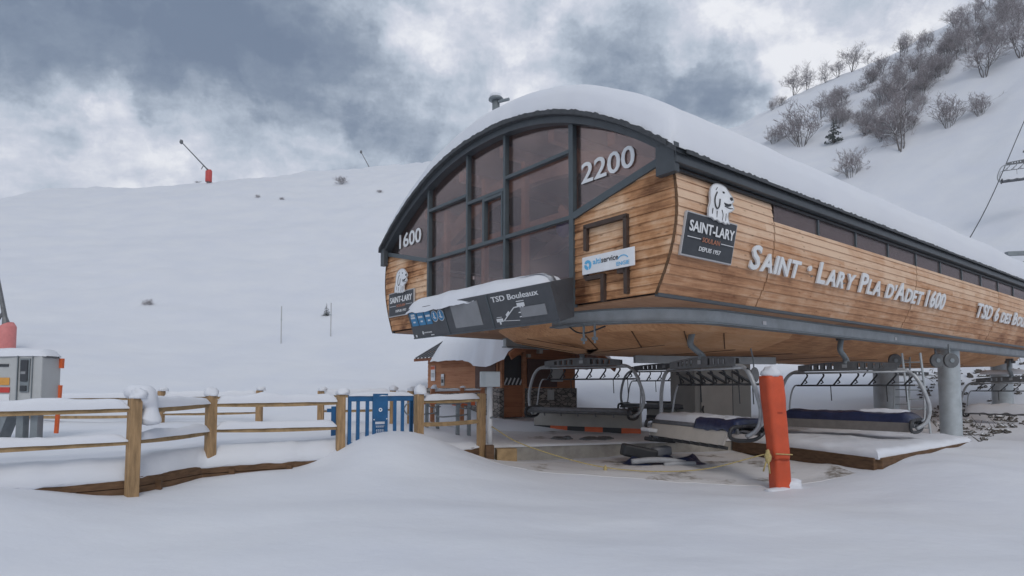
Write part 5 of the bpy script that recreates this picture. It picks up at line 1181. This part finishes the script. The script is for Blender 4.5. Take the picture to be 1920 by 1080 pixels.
def reader():
    p = at(52, 822, 12.0); t = empty('ticket_reader', (p.x, p.y, .74), R(0), 'big grey ticket reader with dark slot panel and orange edge at far left', 'ticket reader')
    mb = MB(); mb.prism([(-.85, .55), (.22, .50), (.36, .62), (.36, 1.56), (.30, 1.62), (-.85, 1.62)], lambda x, z: (x, -.2, z), lambda x, z: (x, .3, z)); mb.build('housing', M_machine, t, bevel=.02)
    mb = MB(); mb.prism([(-.02, .92), (.14, .92), (.15, 1.55), (-.04, 1.55)], lambda x, z: (x, -.225, z), lambda x, z: (x, -.19, z)); mb.build('reader_panel', M_galv_d, t)
    mb = MB(); mb.box((.055, -.235, 1.32), (.135, .03, .40)); mb.box((.05, -.235, .99), (.12, .03, .10)); build_split(mb, 'slot', M_sign, t, bevel=.01)
    mb = MB(); mb.box((.05, -.252, 1.28), (.09, .01, .05)); mb.build('slot_label', M_screen, t)
    mb = MB(); mb.box((-.08, -.22, 1.1), (.014, .03, 1.0)); mb.box((.19, -.21, 1.2), (.012, .03, .8)); build_split(mb, 'seam', M_galv_d, t)
    for pts in ([(.37, 1.60), (.40, 1.40), (.35, 1.38)], [(.36, 1.05), (.33, .75), (.36, .6)], [(.33, .40), (.29, .18), (.35, .16)]):
        pass
    mb = MB(); mb.bar((.39, .27, 1.57), (.385, .27, 1.38), .06, .07); mb.bar((.38, .27, 1.05), (.34, .27, .12), .05, .06); build_split(mb, 'orange_edge', M_orange2, t)
    mb = MB(); mb.box((-.35, -.21, 1.12), (.24, .012, .14)); mb.build('yellow_sticker', pm('yellow_orange', (.62, .30, .06), .5, var=.1), t, bevel=.03)
    mb = MB(); mb.box((-.35, -.21, .96), (.26, .012, .10)); mb.build('red_sticker', M_redpad, t)
    mb = MB(); mb.box((-.35, -.21, .78), (.26, .012, .2)); mb.build('white_sticker', M_white, t)
    mb = MB(); mb.box((-.36, -.21, 1.42), (.2, .012, .05)); mb.build('dark_strip', M_sign, t)
    for x in (.12, -.15, -.6):
        mb = MB(); mb.box((x, .05, .25), (.14, .16, .62)); mb.build('leg', M_galv_d, t, bevel=.01)
    mb = MB(); mb.prism([(-.75, .55), (-.3, .55), (-.5, .0), (-.75, .0)], lambda x, z: (x, -.1, z), lambda x, z: (x, .2, z)); mb.build('foot', M_galv_d, t)
    mb = MB(); snow_strip(mb, (-.9, .05, 1.60), (.40, .05, 1.60), .56, .14, 5.5); mb.build('snow_cover', M_snow, t, True)
reader()
# ------------------------------------------------------------------ snow guns, marker poles, shrubs on the left hill
def snow_gun(base, hpad, wpad, tip, m, lab, arm_r, pole_to=None):
    t = empty('snow_lance', tuple(base), 0, lab, 'snow gun', 'snow lances on the slope')
    mb = MB(); mb.tube([(0, 0, -.2), (0, 0, hpad * .98)], [wpad * .3, wpad * .22], 10); mb.build('mast', M_chair, t)
    mb = MB(); mb.tube([(0, 0, hpad * .04), (0, 0, hpad * .1), (.0, 0, hpad * .97), (-wpad * .03, 0, hpad)], [wpad * .48, wpad * .5, wpad * .5, wpad * .45], 14); mb.build('pad', m, t, True)
    tip = Vector(tip) - Vector(base); a = Vector((0, 0, hpad)); mb = MB(); mb.tube([a, a.lerp(tip, .12), tip], [arm_r * 1.8, arm_r, arm_r * .7], 8); la = mb.build('lance', M_chair, t)
    mb = MB(); mb.blob(tip, arm_r * 2.6, arm_r * 2.6, arm_r * 3.5, 2, .2); mb.build('nozzle_head', M_chair, la, True)
    mb = MB(); q = a.lerp(tip, .2); mb.tube([q, q - Vector((.3, 0, .55))], arm_r * .6, 6); mb.build('hose', M_chair, la)
g = ground_at(391, 341); Yg = g.y
sc_ = Yg / FPX
snow_gun(g, 22 * sc_, 12 * sc_, at(340, 266, Yg - 4), M_redpad, 'red-padded snow lance standing on the crest of the left hill', .09)
g2 = ground_at(692, 312); snow_gun(g2 + Vector((0, 2, -2.0)), 1.9, .8, at(677, 285, g2.y + 2), M_redpad, 'far thin snow lance rising from behind the crest, right of the red-padded one', .08)
g3 = ground_at(10, 660); k3 = g3.y / FPX; snow_gun(g3, 48 * k3, 31 * k3, at(-14, 470, g3.y), M_pinkpad, 'red snow lance, pad colour paled as by mist, low on the slope at the left edge', .09)
for px, y0, y1, lab in ((527, 646, 574, 'thin grey marker pole on the lower slope, left one of two'), (620, 632, 568, 'thin grey marker pole on the lower slope beside the small fir')):
    b = ground_at(px, y0); tp = at(px + 1, y1, b.y); t = empty('marker_pole', tuple(b), 0, lab, 'pole', 'marker poles'); mb = MB(); mb.tube([(0, 0, -.3), (tp.x - b.x, 0, tp.z - b.z)], .028, 8); mb.build('shaft', M_machine, t); mb = MB(); mb.tube([(0, 0, (tp.z - b.z) * .62), ((tp.x - b.x), 0, (tp.z - b.z) * .66)], .04, 8); mb.build('band', M_galv, t)
# ------------------------------------------------------------------ vegetation
def bare_tree(seed, h, stems, spread, depth, dens=3, r0=None):
    rnd = random.Random(seed); tr = MB(); cr = MB(); r0 = r0 or h * .016
    def grow(p, d, L_, r, lev):
        n = 3 if lev < 2 else 2; pts = [p]; q = p.copy(); dd = d.copy()
        for i in range(n):
            dd = (dd + Vector((rnd.gauss(0, .16), rnd.gauss(0, .16), rnd.gauss(.05, .10)))).normalized(); q = q + dd * L_ / n; pts.append(q.copy())
        (tr if lev < 2 else cr).tube(pts, [r * (1 - .45 * i / n) for i in range(n + 1)], 6 if lev < 1 else (4 if lev < 2 else 3), caps=False)
        if lev >= depth: return
        kids = dens + (1 if lev > 0 else 2)
        for k in range(kids):
            t = rnd.uniform(.35, 1.0) if lev else rnd.uniform(.25, 1.0); i = min(int(t * n), n - 1); b = pts[i].lerp(pts[i + 1], t * n - i)
            ax = Vector((rnd.gauss(0, 1), rnd.gauss(0, 1), rnd.gauss(.25, .5))); nd_ = (dd * rnd.uniform(.7, 1.2) + ax.normalized() * rnd.uniform(.6, 1.0)).normalized()
            grow(b, nd_, L_ * rnd.uniform(.50, .74), max(r * .55, .0135), lev + 1)
    for s in range(stems):
        a = 2 * math.pi * (s + rnd.random() * .7) / stems; tilt = spread * rnd.uniform(.4, 1.1) if stems > 1 else rnd.uniform(0, .12)
        grow(Vector((math.cos(a) * .08 * stems ** .5, math.sin(a) * .08 * stems ** .5, -.15)), Vector((math.cos(a) * tilt, math.sin(a) * tilt, 1)).normalized(), h * rnd.uniform(.42, .56), r0 * rnd.uniform(.7, 1), 0)
    zmax = max(v.z for v in cr.v); k = h / zmax
    for m in (tr, cr): m.v = [v * k for v in m.v]
    return tr, cr
def proto_tree(name, seed, **kw):
    t = empty(name, (0, 0, -500)); tr, cr = bare_tree(seed, 1.0 * kw.pop('h'), **kw); tr.build('trunk', M_bark, t); cr.build('crown', M_twig, t); return t
PT = [proto_tree('bare_tree', 11, h=8., stems=2, spread=.2, depth=4, dens=3, r0=.12), proto_tree('bare_tree', 29, h=8., stems=3, spread=.3, depth=4, dens=3, r0=.10), proto_tree('bare_tree', 37, h=8., stems=5, spread=.42, depth=4, dens=3, r0=.085)]
PB = [proto_tree('bare_shrub', 41, h=3.6, stems=9, spread=.6, depth=4, dens=2, r0=.035), proto_tree('bare_shrub', 53, h=3.6, stems=12, spread=.8, depth=3, dens=3, r0=.03)]
def fir(seed, h):
    rnd = random.Random(seed); t = empty('fir_tree', (0, 0, -500)); mb = MB(); mb.tube([(0, 0, -.1), (0, 0, h)], [h * .03, h * .006], 7); mb.build('trunk', M_bark, t); mb = MB(); L = 15
    for i in range(L):
        z = h * (.12 + .86 * i / L); r = h * .30 * (1 - i / L) ** .85 + .04
        for k in range(8):
            a = rnd.random() * 6.28; d = Vector((math.cos(a), math.sin(a), -.25)); rr = r * rnd.uniform(.6, 1.1)
            for m_ in range(4):
                c = Vector((0, 0, z)) + d * rr * (m_ + 1) / 4; s_ = rr * .26; n_ = Vector((rnd.gauss(0, .4), rnd.gauss(0, .4), 1)).normalized(); e1 = n_.orthogonal().normalized() * s_; e2 = n_.cross(e1)
                mb.add([c - e1, c - e2 * .6, c + e1, c + e2 * .6], [(0, 1, 2, 3)])
    mb.build('crown', M_needle, t); return t
PF = fir(3, 4.0)
# name, base pixel, height in pixels, label
bigs = [('t', 1690, 292, 150, 'largest snow-dusted bare tree low on the right slope with dark brush at its foot'), ('t', 1846, 152, 98, 'forked bare tree standing clear on the upper right slope'), ('t', 1914, 108, 90, 'bare tree cut by the right edge high on the slope'),
        ('s', 1779, 248, 70, 'bare bush with dark brush at its foot, right of the largest tree'), ('s', 1838, 222, 52, 'wide low bush alone on the open right slope'), ('s', 1594, 333, 62, 'pale fan-shaped bush just above the roof line'),
        ('s', 1503, 277, 90, 'broad rounded bush above the roof at the left of the slope'), ('s', 1450, 272, 40, 'small dark bush touching the roof line at the slope foot'), ('s', 1470, 262, 34, 'small thin bush between the dark bush and the broad rounded one'),
        ('t', 1489, 181, 56, 'leftmost full bare tree on the right skyline'), ('t', 1513, 172, 58, 'upright thin tree beside the leftmost skyline tree'), ('t', 1548, 156, 46, 'low leaning tree in the middle of the skyline row'), ('t', 1572, 146, 38, 'small dense tree beside the tallest skyline tree'),
        ('t', 1598, 137, 56, 'rounded spreading tree, tallest of the skyline row'), ('t', 1628, 122, 34, 'low tree just right of the rounded skyline tree'), ('s', 1462, 200, 24, 'tiny bush on the skyline left of the first full tree'), ('s', 1448, 208, 22, 'tiny faint bush lowest on the right skyline'), ('t', 1708, 88, 26, 'single thin sapling on the skyline before the dense grove'),
        ('t', 1790, 52, 44, 'tree at the left end of the top skyline grove'), ('t', 1812, 40, 40, 'tree at the right end of the top skyline grove')]
rnd = random.Random(77)
def in_poly(x, y, P):
    ins = False
    for i in range(len(P)):
        ax, ay = P[i]; bx, by = P[(i + 1) % len(P)]
        if (ay > y) != (by > y) and x < (bx - ax) * (y - ay) / (by - ay) + ax: ins = not ins
    return ins
def put(kind, px, py, hp, lab, grp, boost=1.0):
    g = ground_at(px, py); src = PT[(2 if rnd.random() < .7 else 1) if hp > 50 else rnd.randrange(3)] if kind == 't' else (PF if kind == 'f' else PB[rnd.randrange(2)]); h0 = 8. if kind == 't' else (4. if kind == 'f' else 3.6)
    o = copy_tree(src); s = hp * g.y / FPX / h0 * boost; o.location = g - Vector((0, 0, .1)); o.scale = (s * rnd.uniform(.95, 1.2), s * rnd.uniform(.95, 1.2), s); o.rotation_euler = (rnd.gauss(0, .04), rnd.gauss(0, .04), rnd.random() * 6.28)
    tag(o, lab, {'t': 'tree', 's': 'shrub', 'f': 'tree'}[kind], grp); return o
for k, px, py, hp, lab in bigs: put(k, px, py, hp, lab, 'bare trees on the right slope')
put('f', 1563, 272, 54, 'small snow-laden fir among the bare bushes on the right slope', 'bare trees on the right slope'); put('f', 612, 592, 26, 'lone small fir by the marker pole on the left slope', None)
THK = [(1525, 235), (1560, 190), (1620, 175), (1650, 130), (1710, 92), (1790, 60), (1850, 20), (1925, 0), (1925, 90), (1870, 95), (1830, 105), (1790, 130), (1770, 160), (1730, 200), (1720, 250), (1650, 275), (1590, 250)]
cnt = 0
while cnt < 135:
    x, y = rnd.uniform(1520, 1925), rnd.uniform(-5, 280)
    if not in_poly(x, y, THK): continue
    big = rnd.random() < .75
    put('t' if big else 's', x, y, rnd.uniform(30, 56) if big else rnd.uniform(24, 42), 'bare grey tree within the dense thicket on the right slope' if big else 'bare twiggy bush within the dense thicket on the right slope', 'trees of the thicket' if big else 'bushes of the thicket'); cnt += 1
for px, py, hp, lab in ((640, 349, 14, 'dark tuft of stalks near the crest of the left hill, largest of the tufts'), (528, 376, 6, 'small dark tuft left of the largest tuft on the hill'), (484, 373, 6, 'faint tuft furthest left in the row under the crest'), (712, 362, 6, 'thin tuft on the slope beside the station roof'), (277, 573, 6, 'lone dark twig tuft low on the left slope'), (371, 345, 6, 'small twig tuft at the foot of the red-padded lance')):
    put('s', px, py, hp, lab, 'twig tufts on the left slope').scale = (hp * .034, hp * .034, hp * .022)
for o in PT + PB + [PF]:
    for ch in list(o.children): bpy.data.objects.remove(ch)
    bpy.data.objects.remove(o)
# rubble and dead stalks on the right bank
def rubble():
    rnd = random.Random(9); mb = MB(); P = [(1735, 690), (1925, 672), (1925, 800), (1840, 830), (1760, 815), (1720, 740)]; n = 0
    while n < 300:
        x, y = rnd.uniform(1720, 1925), rnd.uniform(640, 830)
        if not in_poly(x, y, P) or nz(x * .02, y * .03) < -.10: continue
        g = ground_at(x, y)
        if g.y > 60: n += 1; continue
        s = rnd.uniform(.04, .12) * (1.7 if rnd.random() < .1 else 1)
        if rnd.random() < .8: mb.blob(g, s * rnd.uniform(.8, 1.6), s, s * .9, n, .7, 8, 6)
        else:
            d = Vector((rnd.gauss(0, 1), rnd.gauss(0, 1), .8)).normalized(); mb.tube([g, g + d * s * 1.6, g + d * s * 3.4], [.016, .012, .006], 4, False)
        n += 1
    o = mb.build('rubble', M_rock, None); tag(o, 'dark stones and dead stalks poking through snow on the right bank', 'rubble', kind='stuff')
rubble()

# ------------------------------------------------------------------ thin winter haze
mh = bpy.data.materials.new('haze'); mh.use_nodes = True; nt = mh.node_tree; nt.nodes.clear()
oo = nt.nodes.new('ShaderNodeOutputMaterial'); pv = nt.nodes.new('ShaderNodeVolumePrincipled'); pv.inputs['Color'].default_value = (.86, .89, .95, 1); pv.inputs['Density'].default_value = HAZE; pv.inputs['Anisotropy'].default_value = .2
nt.links.new(pv.outputs[0], oo.inputs['Volume'])
zs = [v.co.z for v in bpy.data.objects['snow_ground'].data.vertices]
mb = MB(); mb.box((20, 130, (min(zs) - 1 + 95) / 2), (600, 380, 95 - min(zs) + 1)); tag(mb.build('haze', mh), 'thin pale winter haze', kind='stuff')
